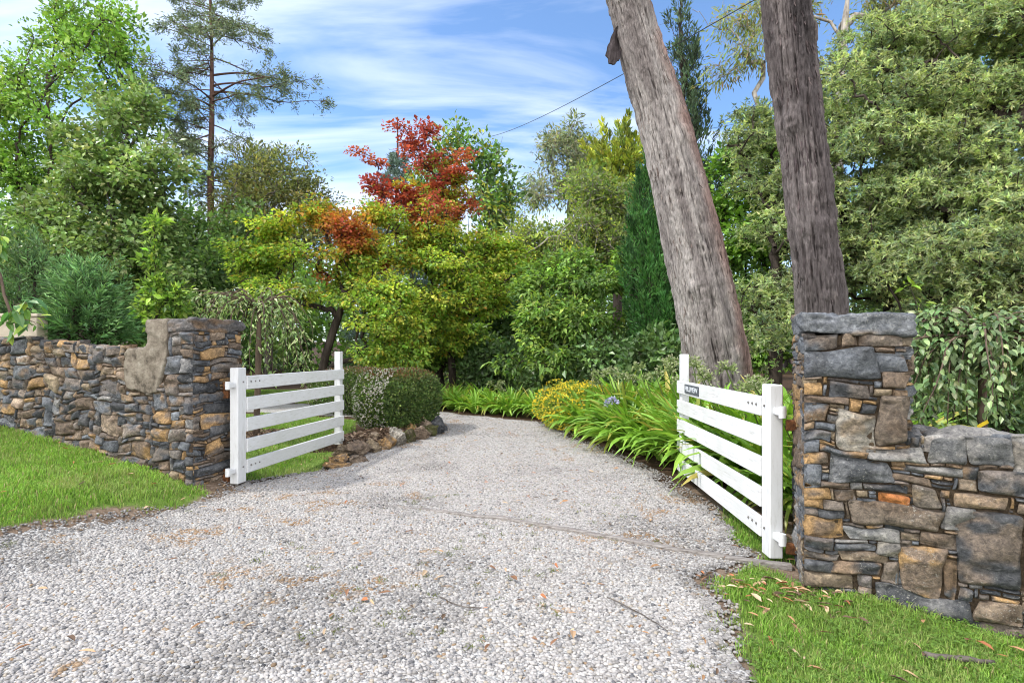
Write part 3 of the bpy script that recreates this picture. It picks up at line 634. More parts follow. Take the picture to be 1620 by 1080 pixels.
FIX = [(83,112,218,162,'blue'),(222,120,280,166,'brown'),(280,122,422,168,'brown'),(70,167,325,246,'blue'),(330,170,422,224,'blue'),(70,252,155,298,'ochre'),(160,252,293,302,'dark'),(310,228,420,268,'brown'),(295,272,355,300,'tan'),
 (75,322,180,388,'mixb'),(203,342,310,455,'pale'),(315,285,415,440,'brown'),(85,298,235,322,'brown'),(160,322,222,345,'tan'),(280,318,315,352,'dark'),(83,412,198,446,'blue'),(135,388,200,412,'blue'),(80,472,185,516,'ochre'),(150,448,295,480,'mixb'),
 (300,450,472,490,'grey'),(65,516,158,580,'blue'),(155,482,370,572,'dark'),(90,580,180,612,'ochre'),(290,574,422,600,'dark'),(335,600,427,634,'orange'),(425,572,523,632,'tan'),(235,634,530,698,'brown'),(535,636,612,708,'grey'),(85,665,205,720,'ochre'),
 (205,698,385,740,'grey'),(90,722,178,758,'blue'),(185,740,300,770,'blue'),(305,745,383,788,'pale'),(385,708,452,742,'tan'),(452,698,583,766,'brown'),(385,745,535,890,'ochre'),(590,640,790,880,'mixd'),(95,790,175,842,'dark'),(190,772,338,806,'tan'),
 (335,806,435,880,'dark'),(540,806,725,920,'mixb'),(300,885,635,985,'dark'),(90,846,265,890,'tan'),(630,922,770,985,'brown'),(640,985,800,1040,'dark'),(475,432,597,496,'grey'),(600,430,748,516,'grey'),(373,540,485,570,'brown'),(420,512,580,540,'grey'),
 (575,542,637,586,'tan'),(640,528,790,597,'dark'),(545,590,728,634,'brown'),(180,806,330,866,'mixd'),(180,890,300,915,'brown'),(748,430,900,560,'grey')]
fx = []
for (a, b, c_, d_, k) in FIX:
    u0, v1 = px_right(a, b); u1, _ = px_right(c_, b); um, v0 = px_right((a + c_) / 2, d_); _, v1 = px_right((a + c_) / 2, b); fx.append((max(u0, 0), v0, u1, v1, k))
rng = np.random.default_rng(404)
WR = PW + RW_L; HR = PTOP - RW_B
st = pack(WR, HR, .024, .024, lambda u, v: v < HR if u < PW else v < RW_TOP - RW_B, [(400, .16, .5, .08, .22), (2500, .09, .3, .05, .12), (2500, .06, .16, .04, .08)], rng, fx)
MIXR = {'blue': .17, 'dark': .2, 'mixb': .16, 'mixd': .1, 'brown': .16, 'ochre': .15, 'tan': .07, 'grey': .1}
wallst = [s for s in st if s[0] >= PW - .03]; pilst = [s for s in st if s[0] < PW - .03]
RB = np.array([.354, .935])
t = thing('stone_pillar', (*RC, -.1), 'tall blue grey stone gate pillar joined to the low wall beside the name plate gate', 'pillar'); o_ = np.array([*RC, -.1])
mb = MB(); masonry(mb, surf_right, WR, pilst, rng, MIXR, 11)
PD = .62
sl_ = plane((*(RC + RB * PD), RW_B), (*(-RB), 0), (*(-RU), 0)); s2 = pack(PD, HR, .025, .025, lambda u, v: True, [(400, .14, .4, .06, .15), (1500, .08, .25, .045, .08)], rng); masonry(mb, sl_, PD, s2, rng, {'blue': .3, 'brown': .25, 'ochre': .15, 'tan': .15, 'grey': .15}, 12, (.008, .02))
sr_ = plane((*R2, RW_B), (*RB, 0), (*RU, 0)); s2 = pack(PD, HR, .03, .022, lambda u, v: True, [(400, .14, .4, .06, .15), (1500, .08, .25, .045, .08)], rng); masonry(mb, sr_, PD, s2, rng, MIXR, 13)
mb.build('masonry', M['stone'], t, True, o_)
mb = MB(); i_ = .004; lp = [RC + RU * i_ + RB * i_, R2 - RU * i_ + RB * i_, R2 - RU * i_ + RB * (PD - .0), RC + RU * i_ + RB * (PD - .0)]; prism(mb, lp, RW_B, PTOP - .004); mb.build('mortar', M['mortar'], t, False, o_)
cc = RC + RU * (PW / 2 + .01) + RB * (PD / 2); cs = rough_slab((*cc, PTOP + .062), RU, (PW + .05, PD + .06, .125), 5, (.135, .145, .16), .014, .017, .014); cs.build('capstone', M['stone'], t, True, o_)

t = thing('stone_wall', (*R2, -.1), 'low dry stone wall with big ochre and dark boulders beside the blue grey pillar', 'wall'); o_ = np.array([*R2, -.1])
mb = MB(); masonry(mb, surf_right, WR, wallst, rng, MIXR, 11, (.02, .045), .005)
WT = .42; sb = plane((*(R2 + np.array([.0, 0])), RW_TOP - .03), (*WU, 0), (0, 0, 1), (*(-WN), 0)); s2 = pack(RW_L, WT, .05, .05, lambda u, v: True, [(60, .25, .6, .2, .42)], rng); masonry(mb, sb, RW_L, s2, rng, {'grey': .5, 'brown': .3, 'blue': .2}, 14, (.03, .06))
mb.build('masonry', M['stone'], t, True, o_)
mb = MB(); E = R2 + WU * RW_L; lp = [R2 - WN * .004, E - WN * .004, E - WN * WT, R2 - WN * WT]; prism(mb, lp, RW_B, RW_TOP - .035); mb.build('mortar', M['mortar'], t, False, o_)

# ---- pillar and wall by the other gate
LPW, LPT = .62, 1.665; LWL = 5.2; LB = -.1
def ltop(u): return np.interp(u, [.62, 3.1, 5.2], [1.475, 1.62, 1.68])
def surf_left(u, v):
    p = LC + u[..., None] * LU; return np.concatenate([p, v[..., None] + LB], -1), np.broadcast_to(np.array([*LN, 0]), (*u.shape, 3))
CBLK = [(.32, 1.785), (.60, 1.79), (.625, 1.49), (.93, 1.475), (.935, 1.12), (.88, 1.06), (.70, 1.02), (.48, 1.04), (.42, 1.16), (.335, 1.32)]
cbx, cby = np.array(CBLK).T
rng = np.random.default_rng(77)
st = pack(LWL, LPT - LB, .042, .046, lambda u, v: (v + LB < (LPT if u < LPW else ltop(u))) and not bool(inside(CBLK, np.array([u]), np.array([v + LB]))[0]) and not (u > .32 and u < .93 and v + LB > 1.12 and v + LB < 1.48), [(16, .3, .42, .19, .28), (160, .2, .34, .14, .2), (4000, .13, .26, .10, .16), (4000, .09, .2, .093, .11)], rng)
MIXL = {'blue': .12, 'dark': .17, 'mixb': .14, 'mixd': .15, 'brown': .22, 'tan': .09, 'ochre': .10, 'grey': .05}
lp_ = [s for s in st if s[0] < LPW - .04]; lw_ = [s for s in st if s[0] >= LPW - .04]
LBK = np.array([.354, .935])
t = thing('stone_pillar', (*LC, 0), 'brown and grey stone gate pillar with a pale concrete block let into its side', 'pillar'); o_ = np.array([*LC, 0])
mb = MB(); masonry(mb, surf_left, LWL, lp_, rng, {**MIXL, 'ochre': .2}, 21)
LPD = .60
s_ = plane((*LC, LB), (*LBK, 0), (*(-LU), 0)); s2 = pack(LPD, LPT - LB, .035, .032, lambda u, v: True, [(400, .2, .5, .07, .17), (1500, .1, .3, .05, .09)], rng); masonry(mb, s_, LPD, s2, rng, {'dark': .3, 'blue': .2, 'ochre': .2, 'brown': .2, 'mixb': .1}, 22)
mb.build('masonry', M['stone'], t, True, o_)
mb = MB(); lp = [LC + LU * .004 + LBK * .004, LC + LU * LPW + LBK * .004, LC + LU * LPW + LBK * LPD, LC + LU * .004 + LBK * LPD]; prism(mb, lp[::-1], LB, LPT - .004); mb.build('mortar', M['mortar'], t, False, o_)
cc = LC + LU * .15 + LBK * (LPD / 2); rough_slab((*cc, LPT + .055), LU, (.34, LPD + .06, .12), 15, (.105, .10, .10), .016, .018, .014).build('capstone', M['stone'], t, True, o_)
import bmesh
b = bmesh.new(); d0, d1 = .035, -.30
vs = [b.verts.new((*(LC + LU * u + LN * d0), z)) for u, z in CBLK]; fc = b.faces.new(vs); r = bmesh.ops.extrude_face_region(b, geom=[fc])
for v in [x for x in r['geom'] if isinstance(x, bmesh.types.BMVert)]: v.co += Vector((*(LN * (d1 - d0)), 0))
bmesh.ops.recalc_face_normals(b, faces=b.faces); bmesh.ops.bevel(b, geom=list(b.edges), offset=.02, segments=2, affect='EDGES', profile=.6)
bmesh.ops.triangulate(b, faces=b.faces); 
for _ in range(4): bmesh.ops.subdivide_edges(b, edges=[e for e in b.edges if e.calc_length() > .035], cuts=1)
bmesh.ops.triangulate(b, faces=b.faces)
V = np.array([v.co[:] for v in b.verts]); fcs = np.array([[v.index for v in f.verts] for f in b.faces]); b.free()
V = V + .016 * np.stack([vnoise(V * 7 + k * 5, 61 + k) for k in range(3)], -1) + .009 * np.stack([vnoise(V * 24 + k * 5, 71 + k) for k in range(3)], -1)
mesh('concrete_block', V - o_, fcs, M['concrete'], t, None, True)
t = thing('stone_wall', (*(LC + LU * LPW), .2), 'long rubble stone wall of dark and brown rocks rising along the grass bank', 'wall'); o_ = np.array([*(LC + LU * LPW), .2])
mb = MB(); masonry(mb, surf_left, LWL, lw_, rng, MIXL, 21, (.02, .05), .006, (7, 30), .045)
def surf_ltop(u, v):
    p = LC + (u + LPW)[..., None] * LU - v[..., None] * LN; return np.concatenate([p, (ltop(u + LPW) - .03 - .04 * v)[..., None]], -1), np.broadcast_to(np.array([0, 0, 1.]), (*u.shape, 3))
s2 = pack(LWL - LPW, .40, .05, .05, lambda u, v: True, [(80, .2, .5, .15, .4)], rng); masonry(mb, surf_ltop, LWL - LPW, s2, rng, {'grey': .4, 'brown': .4, 'tan': .2}, 24, (.02, .05))
mb.build('masonry', M['stone'], t, True, o_)
mb = MB(); a, e = LC + LU * LPW, LC + LU * LWL; prism(mb, [a - LN * .004, e - LN * .004, e - LN * .40, a - LN * .40][::-1], LB, [ltop(LWL) - .05, ltop(LWL) - .05, ltop(LPW) - .05, ltop(LPW) - .05][::1] if False else [ltop(LPW) - .06, ltop(LWL) - .06, ltop(LWL) - .06, ltop(LPW) - .06][::-1]); mb.build('mortar', M['mortar'], t, False, o_)
# ------------------------------------------------------------------ white gates
m, nt, out = new_mat('white_gate_paint'); co = objco(nt)
mp = N(nt, 'ShaderNodeMapping'); mp.inputs['Scale'].default_value = (5, 5, .9); nt.links.new(co, mp.inputs[0])
gr = ramp(nt, noise_n(nt, 5, 7, .7, mp.outputs[0]), [(.30, (.46, .46, .45)), (.46, (.60, .61, .62)), (.6, (.63, .64, .655))]); ch = ramp(nt, noise_n(nt, 34, 5, .75, co), [(.665, (0, 0, 0)), (.70, (1, 1, 1))]); chm = ramp(nt, noise_n(nt, 2.4, 4, .6, co), [(.50, (0, 0, 0)), (.62, (.8, .8, .8))])
c = mixc(nt, mixc(nt, 1.0, ch, chm, 'MULTIPLY'), gr, (.25, .24, .225)); principled(nt, out, c, .5, .35, bump(nt, noise_n(nt, 60, 4, .6, mp.outputs[0]), .25, .004)); M['paint'] = m
m, nt, out = new_mat('white_rail_paint'); co = objco(nt)
mp = N(nt, 'ShaderNodeMapping'); mp.inputs['Scale'].default_value = (9, .45, 9); nt.links.new(co, mp.inputs[0]); g1 = noise_n(nt, 7, 8, .72, mp.outputs[0]); g2 = noise_n(nt, 1.6, 5, .65, co)
c = ramp(nt, g1, [(.30, (.42, .42, .40)), (.44, (.595, .605, .61)), (.6, (.63, .64, .655))]); st_ = ramp(nt, g2, [(.48, (0, 0, 0)), (.70, (.45, .45, .45))]); c = mixc(nt, st_, c, (.47, .485, .44)); ck = ramp(nt, noise_n(nt, 26, 5, .75, mp.outputs[0]), [(.70, (0, 0, 0)), (.735, (.8, .8, .8))]); c = mixc(nt, ck, c, (.24, .225, .20))
principled(nt, out, c, .55, .3, bump(nt, g1, .5, .006)); M['paint_rail'] = m
m, nt, out = new_mat('rusty_iron'); c = ramp(nt, noise_n(nt, 40, 6, .7, objco(nt)), [(.35, (.05, .025, .015)), (.65, (.22, .09, .035))]); principled(nt, out, c, .85, .2); M['rust'] = m
m, nt, out = new_mat('dull_steel'); principled(nt, out, (.20, .19, .18), .5, .5, None, .7); M['steel'] = m
m, nt, out = new_mat('dark_plate'); principled(nt, out, (.075, .085, .10), .5, .4); M['plate'] = m
m, nt, out = new_mat('plate_lettering'); principled(nt, out, (.62, .66, .70), .4, .4); M['letter'] = m
def gate(hinge, latch, zr, zh, zl, side, label, plate):
    """side: +1 when the pillar lies on the +x side of the hinge post"""
    H = np.array(hinge, float); Lh = np.array(latch, float); U = (Lh - H) / np.linalg.norm(Lh - H); ln = np.linalg.norm(Lh - H); Nn = np.array([U[1], -U[0]]) * (-side)   # towards the drive
    R = np.array([[U[0], Nn[0], 0], [U[1], Nn[1], 0], [0, 0, 1.]])
    t = thing('white_gate', (H[0], H[1], zh[0]), label, 'gate', 'white farm gates standing open on the drive'); o = np.array([H[0], H[1], zh[0]])
    def pt(a, b, z): return np.array([*(H + U * a + Nn * b), z])
    mb = MB(); mb.box(pt(.03, 0, (zh[0] + zh[1]) / 2), (.14, .095, zh[1] - zh[0]), R, None, .007); mb.build('hinge_post', M['paint'], t, False, o)
    mb = MB(); mb.box(pt(ln, -.02, (zl[0] + zl[1]) / 2), (.095, .085, zl[1] - zl[0]), R, None, .006); mb.build('latch_post', M['paint'], t, False, o)
    bh = .142; gp = (zr[1] - zr[0] - 5 * bh) / 4; rng = np.random.default_rng(int(abs(H[0]) * 100))
    for k in range(5):
        z = zr[0] + bh / 2 + k * (bh + gp); a0, a1 = .1005, ln + .015; mb = MB(); tilt = rng.normal(0, .0015)
        Rk = R @ np.array([[math.cos(tilt), 0, -math.sin(tilt)], [0, 1, 0], [math.sin(tilt), 0, math.cos(tilt)]])
        mb.box(pt((a0 + a1) / 2, .0425, z), (a1 - a0, .036, bh), Rk, None, .005); mb.build('rail', M['paint_rail'], t, False, o)
    for k in (0, 4):
        for a in (.045, .16, .235, .31):
            zb = zr[0] + bh / 2 + k * (bh + gp) + .01; mb = MB(); y0 = .048 if a < .1 else .0605
            mb.tube([pt(a, y0, zb), pt(a, y0 + .009, zb)], [.009, .007], 8); mb.build('bolt', M['steel'], t, True, o)
    for z in (zr[0] + .055, zr[1] - .09):
        mb = MB(); mb.box(pt(-.095, .0, z), (.11, .05, .052), R, None, .006); mb.tube([pt(-.135, 0, z - .04), pt(-.135, 0, z + .04)], .024, 12); mb.build('hinge', M['paint'], t, False, o)
    if plate:
        zc = zr[1] - bh / 2; a = ln - .60; mb = MB(); mb.box(pt(a, .066, zc), (.50, .010, .095), R, None, .003); pl = mb.build('name_plate', M['plate'], t, False, o)
        cu = bpy.data.curves.new('lettering', 'FONT'); cu.body = 'HILLVIEW'; cu.size = .075; cu.align_x = 'CENTER'; cu.align_y = 'CENTER'; cu.extrude = .0012; cu.offset = .0006
        tmp = bpy.data.objects.new('lettering', cu); COL.objects.link(tmp); bpy.context.view_layer.update()
        me = bpy.data.meshes.new_from_object(tmp.evaluated_get(bpy.context.evaluated_depsgraph_get())); bpy.data.objects.remove(tmp)
        v = np.zeros(len(me.vertices) * 3); me.vertices.foreach_get('co', v); v = v.reshape(-1, 3); wdt = v[:, 0].max() - v[:, 0].min(); v[:, 0] *= .45 / wdt
        w = np.array([pt(a, .0725, zc)]) + v[:, :1] * np.array([[-U[0] * side * -1, -U[1] * side * -1, 0]]) * -1 + v[:, 1:2] * np.array([[0, 0, 1.]]) + v[:, 2:3] * np.array([[*Nn, 0]])
        me.vertices.foreach_set('co', (w - o).astype(np.float32).ravel()); me.materials.append(M['letter']); link('lettering', me, pl)
    return t
gate((-2.87, 5.92), (-2.49, 8.23), (.165, 1.194), (.08, 1.281), (.11, 1.45), -1, 'white five rail gate hung on the pillar with the concrete block', False)
gate((1.870, 4.06), (1.95, 6.51), (.098, 1.122), (-.015, 1.215), (.06, 1.42), 1, 'white five rail gate with a dark name plate on its top rail', True)
def bracket(pos, U, label, pl):
    t = thing('hinge_bracket', pos, label, 'bracket', 'rusty gate hinge brackets'); R = np.array([[U[0], -U[1], 0], [U[1], U[0], 0], [0, 0, 1.]])
    mb = MB(); mb.box((0, 0, 0), (.15, .05, .075), R, None, .006); mb.build('plate', M['rust'], t, False); mb = MB(); mb.tube([(0, 0, .03), (0, 0, .125)], .014, 10); mb.build('pin', M['rust'], t, True)
for z in (.06, .93): bracket((*(np.array([1.870, 4.06]) + RU * .15 + RB * .0), z), RU, ('lower' if z < .5 else 'upper') + ' rusty hinge bracket on the blue grey stone pillar', 0)
for z in (.125, 1.00): bracket((*(np.array([-2.87, 5.92]) - RU * .165), z), RU, ('lower' if z < .5 else 'upper') + ' rusty hinge bracket on the pillar with the concrete block', 0)

# ------------------------------------------------------------------ timber strip across the drive
m, nt, out = new_mat('weathered_timber'); mp = N(nt, 'ShaderNodeMapping'); mp.inputs['Scale'].default_value = (.6, 9, 9); mp.inputs['Rotation'].default_value = (0, 0, .47); nt.links.new(objco(nt), mp.inputs[0])
c = ramp(nt, noise_n(nt, 9, 8, .7, mp.outputs[0]), [(.3, (.06, .045, .035)), (.5, (.24, .22, .205)), (.72, (.38, .36, .345))]); principled(nt, out, c, .9, .15, bump(nt, noise_n(nt, 16, 6, .7, mp.outputs[0]), .8, .01)); M['timber'] = m
pl = resample(np.array([(1.93, 3.93), (1.2, 4.15), (.75, 4.38), (.2, 4.68), (-.5, 5.05), (-1.0, 5.30), (-1.35, 5.47)]), 60); mb = MB(); tt = nz(np.gradient(pl, axis=0)); sd_ = np.stack([-tt[:, 1], tt[:, 0]], -1)
wz = .027 + .005 * vnoise(xy3(np.arange(60) * .35, 0 * pl[:, 0]), 5)
zt = height(pl[:, 0], pl[:, 1]) + .034 - .02 * sstep(-.2, -1.3, pl[:, 0]) + .004 * vnoise(xy3(np.arange(60) * .5, 0 * pl[:, 0]), 6)
L_, R_ = pl + sd_ * wz[:, None], pl - sd_ * wz[:, None]; V = np.concatenate([np.c_[L_, zt - .07], np.c_[L_, zt - .006], np.c_[L_ * .85 + R_ * .15, zt], np.c_[L_ * .15 + R_ * .85, zt + .001], np.c_[R_, zt - .006], np.c_[R_, zt - .07]])
i = np.arange(59); fs = [np.stack([k * 60 + i, k * 60 + i + 1, (k + 1) * 60 + i + 1, (k + 1) * 60 + i], -1) for k in range(5)]; fs.append(np.array([[0, 60, 120, 180], [180, 240, 300, 0]])); fs.append(np.array([[59, 119, 179, 239], [239, 299, 359, 59]]))
o = mesh('timber_edging', V, [np.concatenate(fs)], M['timber'], None, None, False); tag(o, 'weathered grey timber strip laid across the gravel between the gates', 'board')

# ------------------------------------------------------------------ border rocks beside the drive
def rock(name, c, r, seed, col, label, sub=5):
    v, f = ico(sub); rngl = np.random.default_rng(seed); s = np.array(r) ; q = v.copy()
    for _ in range(16):
        d = nz(rngl.normal(0, 1, 3)); lim = rngl.uniform(.32, .78); e = q @ d; q = q - d * np.maximum(e - lim, 0)[:, None] * .96
    q = q + .13 * np.stack([fbm(v * 2.2 + seed + k * 7, 3, k) for k in range(3)], -1) + v * (.07 * vnoise(v * np.array([3, 3, 9.]) + seed, seed)[:, None] + .06 * vnoise(v * np.array([7, 7, 16.]) + seed, seed + 2)[:, None])
    a = rngl.uniform(0, 6.28); q = q * s; q[:, :2] = q[:, :2] @ np.array([[math.cos(a), math.sin(a)], [-math.sin(a), math.cos(a)]])
    mf = sstep(-.1, .35, fbm(v * 2 + seed, 3, 8))[:, None]; cc = np.array(col[0]) * (1 - mf) + np.array(col[1]) * mf; cc = cc * (1 + .2 * vnoise(v * 6, 3)[:, None])
    o = mesh(name, q, f, M['stone'], None, cc, True); o.location = c; return tag(o, label, 'rock', 'rocks edging the bed by the drive')
rng = np.random.default_rng(5)
RK = [(-2.18, 7.12, .16, .07, 'ochre', 'flat reddish brown rock lowest at the gate end of the rock edging'), (-2.02, 7.45, .20, .085, 'brown', 'broad flat brown rock beside the reddish one in the rock edging'), (-2.30, 7.42, .13, .08, 'ochre', 'small rusty rock against the grass at the end of the rock edging'),
 (-2.12, 7.85, .17, .13, 'brown', 'dark brown rock in the lower row of the edging behind the gate'), (-2.34, 7.95, .22, .10, 'tan', 'pale flat slab on top of the rock edging nearest the gate post'), (-1.98, 8.15, .15, .12, 'tan', 'tan upright rock in the lower row of the edging'), (-2.28, 8.35, .20, .13, 'pale', 'long pale slab on the upper row of the rock edging'),
 (-1.88, 8.45, .16, .15, 'ochre', 'round ochre rock in the middle of the rock edging'), (-2.12, 8.66, .16, .12, 'tan', 'tan rock on the upper row below the white flecked hedge'), (-1.76, 8.76, .17, .16, 'pale', 'white lichened rock in the middle of the rock edging'), (-2.0, 8.98, .13, .10, 'grey', 'grey rock under the hedge on the upper row'),
 (-1.64, 9.05, .16, .17, 'moss', 'mossy rounded rock in the rock edging'), (-1.84, 9.26, .15, .15, 'pale', 'pale square rock under the front of the hedge'), (-1.54, 9.36, .15, .14, 'brown', 'brown rock next to the mossy rock in the edging'), (-1.68, 9.56, .15, .18, 'ochre', 'ochre rock on the upper row below the dark hedge'),
 (-1.44, 9.70, .17, .18, 'moss', 'second mossy rock close to the bend of the drive'), (-1.36, 10.02, .15, .17, 'dark', 'dark rock at the bend of the drive below the hedge'), (-1.58, 10.0, .16, .2, 'brown', 'brown rock set above the dark one at the bend'), (-1.34, 10.36, .16, .18, 'dark', 'dark round rock past the bend of the drive'),
 (-1.42, 10.74, .17, .2, 'moss', 'moss covered rock furthest along the rock edging')]
STONE['moss'] = ((.07, .075, .025), (.12, .10, .06))
for k, (x, y, r, h_, kind, lab) in enumerate(RK):
    rock('edging_rock', (x, y, float(height(x, y)) + h_ * .5), (r * 1.45, r * 1.05, h_ * 1.25), 300 + k, STONE[kind], lab)
mb = MB(); pth = np.array([(-2.5, 8.2, .0), (-2.25, 8.9, .02), (-1.98, 9.6, .03), (-1.75, 10.3, .03), (-1.8, 11.0, .0)]); gxs = []
q = resample(pth, 14); bedV = []; nb = 9
for k, p in enumerate(q):
    for j in range(nb): 
        a = j / (nb - 1) * math.pi; bedV.append((p[0] + math.cos(a) * .5, p[1], -.02 + math.sin(a) * .2 * (1 if 0 < k < 13 else 0)))
i = np.arange(14 * nb).reshape(14, nb); f = np.stack([i[:-1, :-1], i[1:, :-1], i[1:, 1:], i[:-1, 1:]], -1).reshape(-1, 4)
m, nt, out = new_mat('bed_soil'); co = objco(nt); c = ramp(nt, noise_n(nt, 38, 8, .7, co), [(.32, (.02, .013, .009)), (.55, (.06, .038, .025)), (.75, (.12, .085, .06))]); principled(nt, out, c, .95, .1, bump(nt, noise_n(nt, 45, 6, .7, co), .9, .02)); M['soil'] = m
o = mesh('garden_bed', np.array(bedV), f, m, None, None, True); o['kind'] = 'structure'

rng = np.random.default_rng(61); n = 5200; k = rng.integers(0, 13, n); u = rng.random((n, 1)); p = q[k] * (1 - u) + q[k + 1] * u; a = rng.uniform(.15, math.pi - .15, n); x = p[:, 0] + np.cos(a) * .52; y = p[:, 1] + rng.normal(0, .05, n); z = -.01 + np.sin(a) * .2
n2 = 5200; x2 = rng.uniform(-5.2, -3.6, n2); y2 = rng.uniform(9.0, 10.3, n2); kk = ((x2 + 4.35) / .8) ** 2 + ((y2 - 9.65) / .62) ** 2 < 1 + .3 * vnoise(xy3(x2 * 3, y2 * 3), 2); x2, y2 = x2[kk], y2[kk]
x, y, z = np.concatenate([x, x2]), np.concatenate([y, y2]), np.concatenate([z, height(x2, y2) + .035 + .02 * rng.random(len(x2))]); n = len(x); a = rng.uniform(0, 6.28, n); C = np.array([(.10, .065, .042), (.055, .036, .025), (.17, .115, .075), (.24, .18, .13)]); L_ = rng.uniform(.03, .08, n)
V, f, c = leaf_quads(np.stack([x, y, z], -1), np.stack([np.cos(a), np.sin(a), rng.normal(0, .3, n)], -1), np.stack([rng.normal(0, .4, n), rng.normal(0, .4, n), np.ones(n)], -1), L_, L_ * .4, C[rng.integers(0, 4, n)] * rng.uniform(.7, 1.3, (n, 1)), .1, .0); mb = MB(); mb.add(V, f, c); tag(mb.build('bark_mulch', M['dry_leaf']), 'dark bark mulch under the hedge and the weeping tree', 'mulch', None, 'stuff')

# ------------------------------------------------------------------ the two big gum trunks
def KN(TH, c, knots):
    z = c[:, 2:3]; t = np.zeros_like(TH)
    for (th, zz, a, w) in knots: d = np.sqrt(((((TH - th + np.pi) % (2 * np.pi)) - np.pi) * .3) ** 2 + (z - zz) ** 2) / w; t = t + a * np.exp(-d ** 2) - a * .7 * np.exp(-(d / .4) ** 2)
    return t
def peeling(parent, c, r, n, seed, zr, colA, Lr=(.08, .34), wr=(.012, .045)):
    rng = np.random.default_rng(seed); i = rng.integers(0, len(c) - 60, n); th = rng.uniform(.15, math.pi - .15, n) if True else 0; th = np.where(rng.random(n) < .25, rng.uniform(-.4, 3.5, n), th); i = np.clip(np.searchsorted(c[:, 2], rng.uniform(*zr, n)), 30, len(c) - 5)
    t_ = nz(np.gradient(c, axis=0)); a = nz(np.cross(t_, np.array([0, 1., 0.02]))); b = np.cross(t_, a); dr = np.cos(th)[:, None] * a[i] + np.sin(th)[:, None] * b[i]; sd = nz(np.cross(t_[i], dr)); L = rng.uniform(*Lr, n); w = rng.uniform(*wr, n); out = rng.uniform(.01, .05, n); S = 5; V = []
    for k in range(S):
        u = k / (S - 1); p = c[i] + dr * (r[i] + .012 + out * u ** 1.8)[:, None] - t_[i] * (L * u)[:, None] + sd * (rng.normal(0, .006, n))[:, None]; ww = (w * (1 - .75 * u ** 2) * .5)[:, None]; V += [p - sd * ww - dr * .006, p + dr * .004, p + sd * ww - dr * .006]
    V = np.stack(V, 1); f = []
    for k in range(S - 1):
        for j in range(2): f.append([k * 3 + j, k * 3 + j + 1, k * 3 + 4 + j, k * 3 + 3 + j])
    F_ = (np.array(f)[None] + (np.arange(n) * S * 3)[:, None, None]).reshape(-1, 4); C = np.array(colA)[rng.integers(0, len(colA), n)] * rng.uniform(.7, 1.3, (n, 1)); return V.reshape(-1, 3), F_, np.repeat(C, S * 3, 0)
def gum_trunk(name, label, spine, rad, seed, furrow, colA, colB, colC, amp, na=300, nz_=700, streak=None, fl=None, extra=None, knots=(), peel=None):
    spine = np.asarray(spine, float); q = resample(np.c_[spine, rad], nz_); c, r = q[:, :3], q[:, 3]; t_ = nz(np.gradient(c, axis=0)); a = nz(np.cross(t_, np.array([0, 1., 0.02]))); b = np.cross(t_, a)
    th = np.arange(na) / na * 2 * np.pi; s = np.linalg.norm(c - c[0], axis=1)
    TH, S = np.meshgrid(th, s, indexing='xy'); Rm = r.mean(); wob = .35 * vnoise(np.stack([np.cos(TH) * 2, np.sin(TH) * 2, S * 1.1], -1), seed + 9)
    def cyl(k, sz, o=0): return np.stack([np.cos(TH + wob * .15) * Rm * k + o, np.sin(TH + wob * .15) * Rm * k + o, S * sz + o], -1)
    r1 = 1 - 2 * np.abs(fbm(cyl(furrow, furrow * .075), 3, seed)); r2 = 1 - 2 * np.abs(vnoise(cyl(furrow * 2.3, furrow * .22, 4), seed + 3)); r3 = vnoise(cyl(furrow * 4, furrow * .8, 8), seed + 4)
    big = fbm(cyl(2.2, .5, 3), 3, seed + 6)
    fk = sstep(.05, .5, vnoise(cyl(furrow * .9, furrow * .30, 30), seed + 12)) * (fl or 0)
    dsp = amp * (1.0 * r1 + .55 * r2 + .3 * r3) + .085 * big * r[:, None] / .4 + fk * amp * 1.3 + KN(TH, c, knots)
    flare = 1 + .45 * np.exp(-S / .45) * (1 + .35 * vnoise(np.stack([np.cos(TH) * 1.8, np.sin(TH) * 1.8, 0 * TH], -1), seed + 7))
    rr = r[:, None] * flare + dsp
    V = c[:, None] + rr[..., None] * (np.cos(TH)[..., None] * a[:, None] + np.sin(TH)[..., None] * b[:, None])
    hgt = sstep(-.55, .5, r1 * .6 + r2 * .4 + .35 * r3)[..., None]; mix2 = sstep(-.25, .35, big + .35 * vnoise(cyl(furrow * .5, .8, 17), seed + 11))[..., None]
    col = np.array(colA) * (1 - hgt) + (np.array(colB) * (1 - mix2) + np.array(colC) * mix2) * hgt
    if streak is not None: k = streak(TH, S, c)[..., None]; col = col * (1 - k) + np.array((.022, .02, .022)) * k
    if extra is not None: col = extra(TH, S, V, col)
    idx = np.arange(nz_ * na).reshape(nz_, na); j = np.roll(idx, -1, 1); f = np.stack([idx[:-1], j[:-1], j[1:], idx[1:]], -1).reshape(-1, 4)
    base = c[0]; t = thing(name, base, label, 'tree', 'tall gum trees behind the gate'); V2, f2, c2 = peeling(t, c, r, *peel); mesh('trunk', np.concatenate([V.reshape(-1, 3), V2]) - base, [np.concatenate([f, f2 + V.shape[0] * V.shape[1]]), np.arange(na)[None] + (nz_ - 1) * na], M['gum'], t, np.clip(np.concatenate([col.reshape(-1, 3), c2]), .004, .9), True)
    return t, c, r
m, nt, out = new_mat('gum_bark'); co = objco(nt); mp = N(nt, 'ShaderNodeMapping'); mp.inputs['Scale'].default_value = (1, 1, .2); nt.links.new(co, mp.inputs[0]); nn = noise_n(nt, 42, 8, .72, mp.outputs[0]); n3 = noise_n(nt, 120, 4, .7, mp.outputs[0])
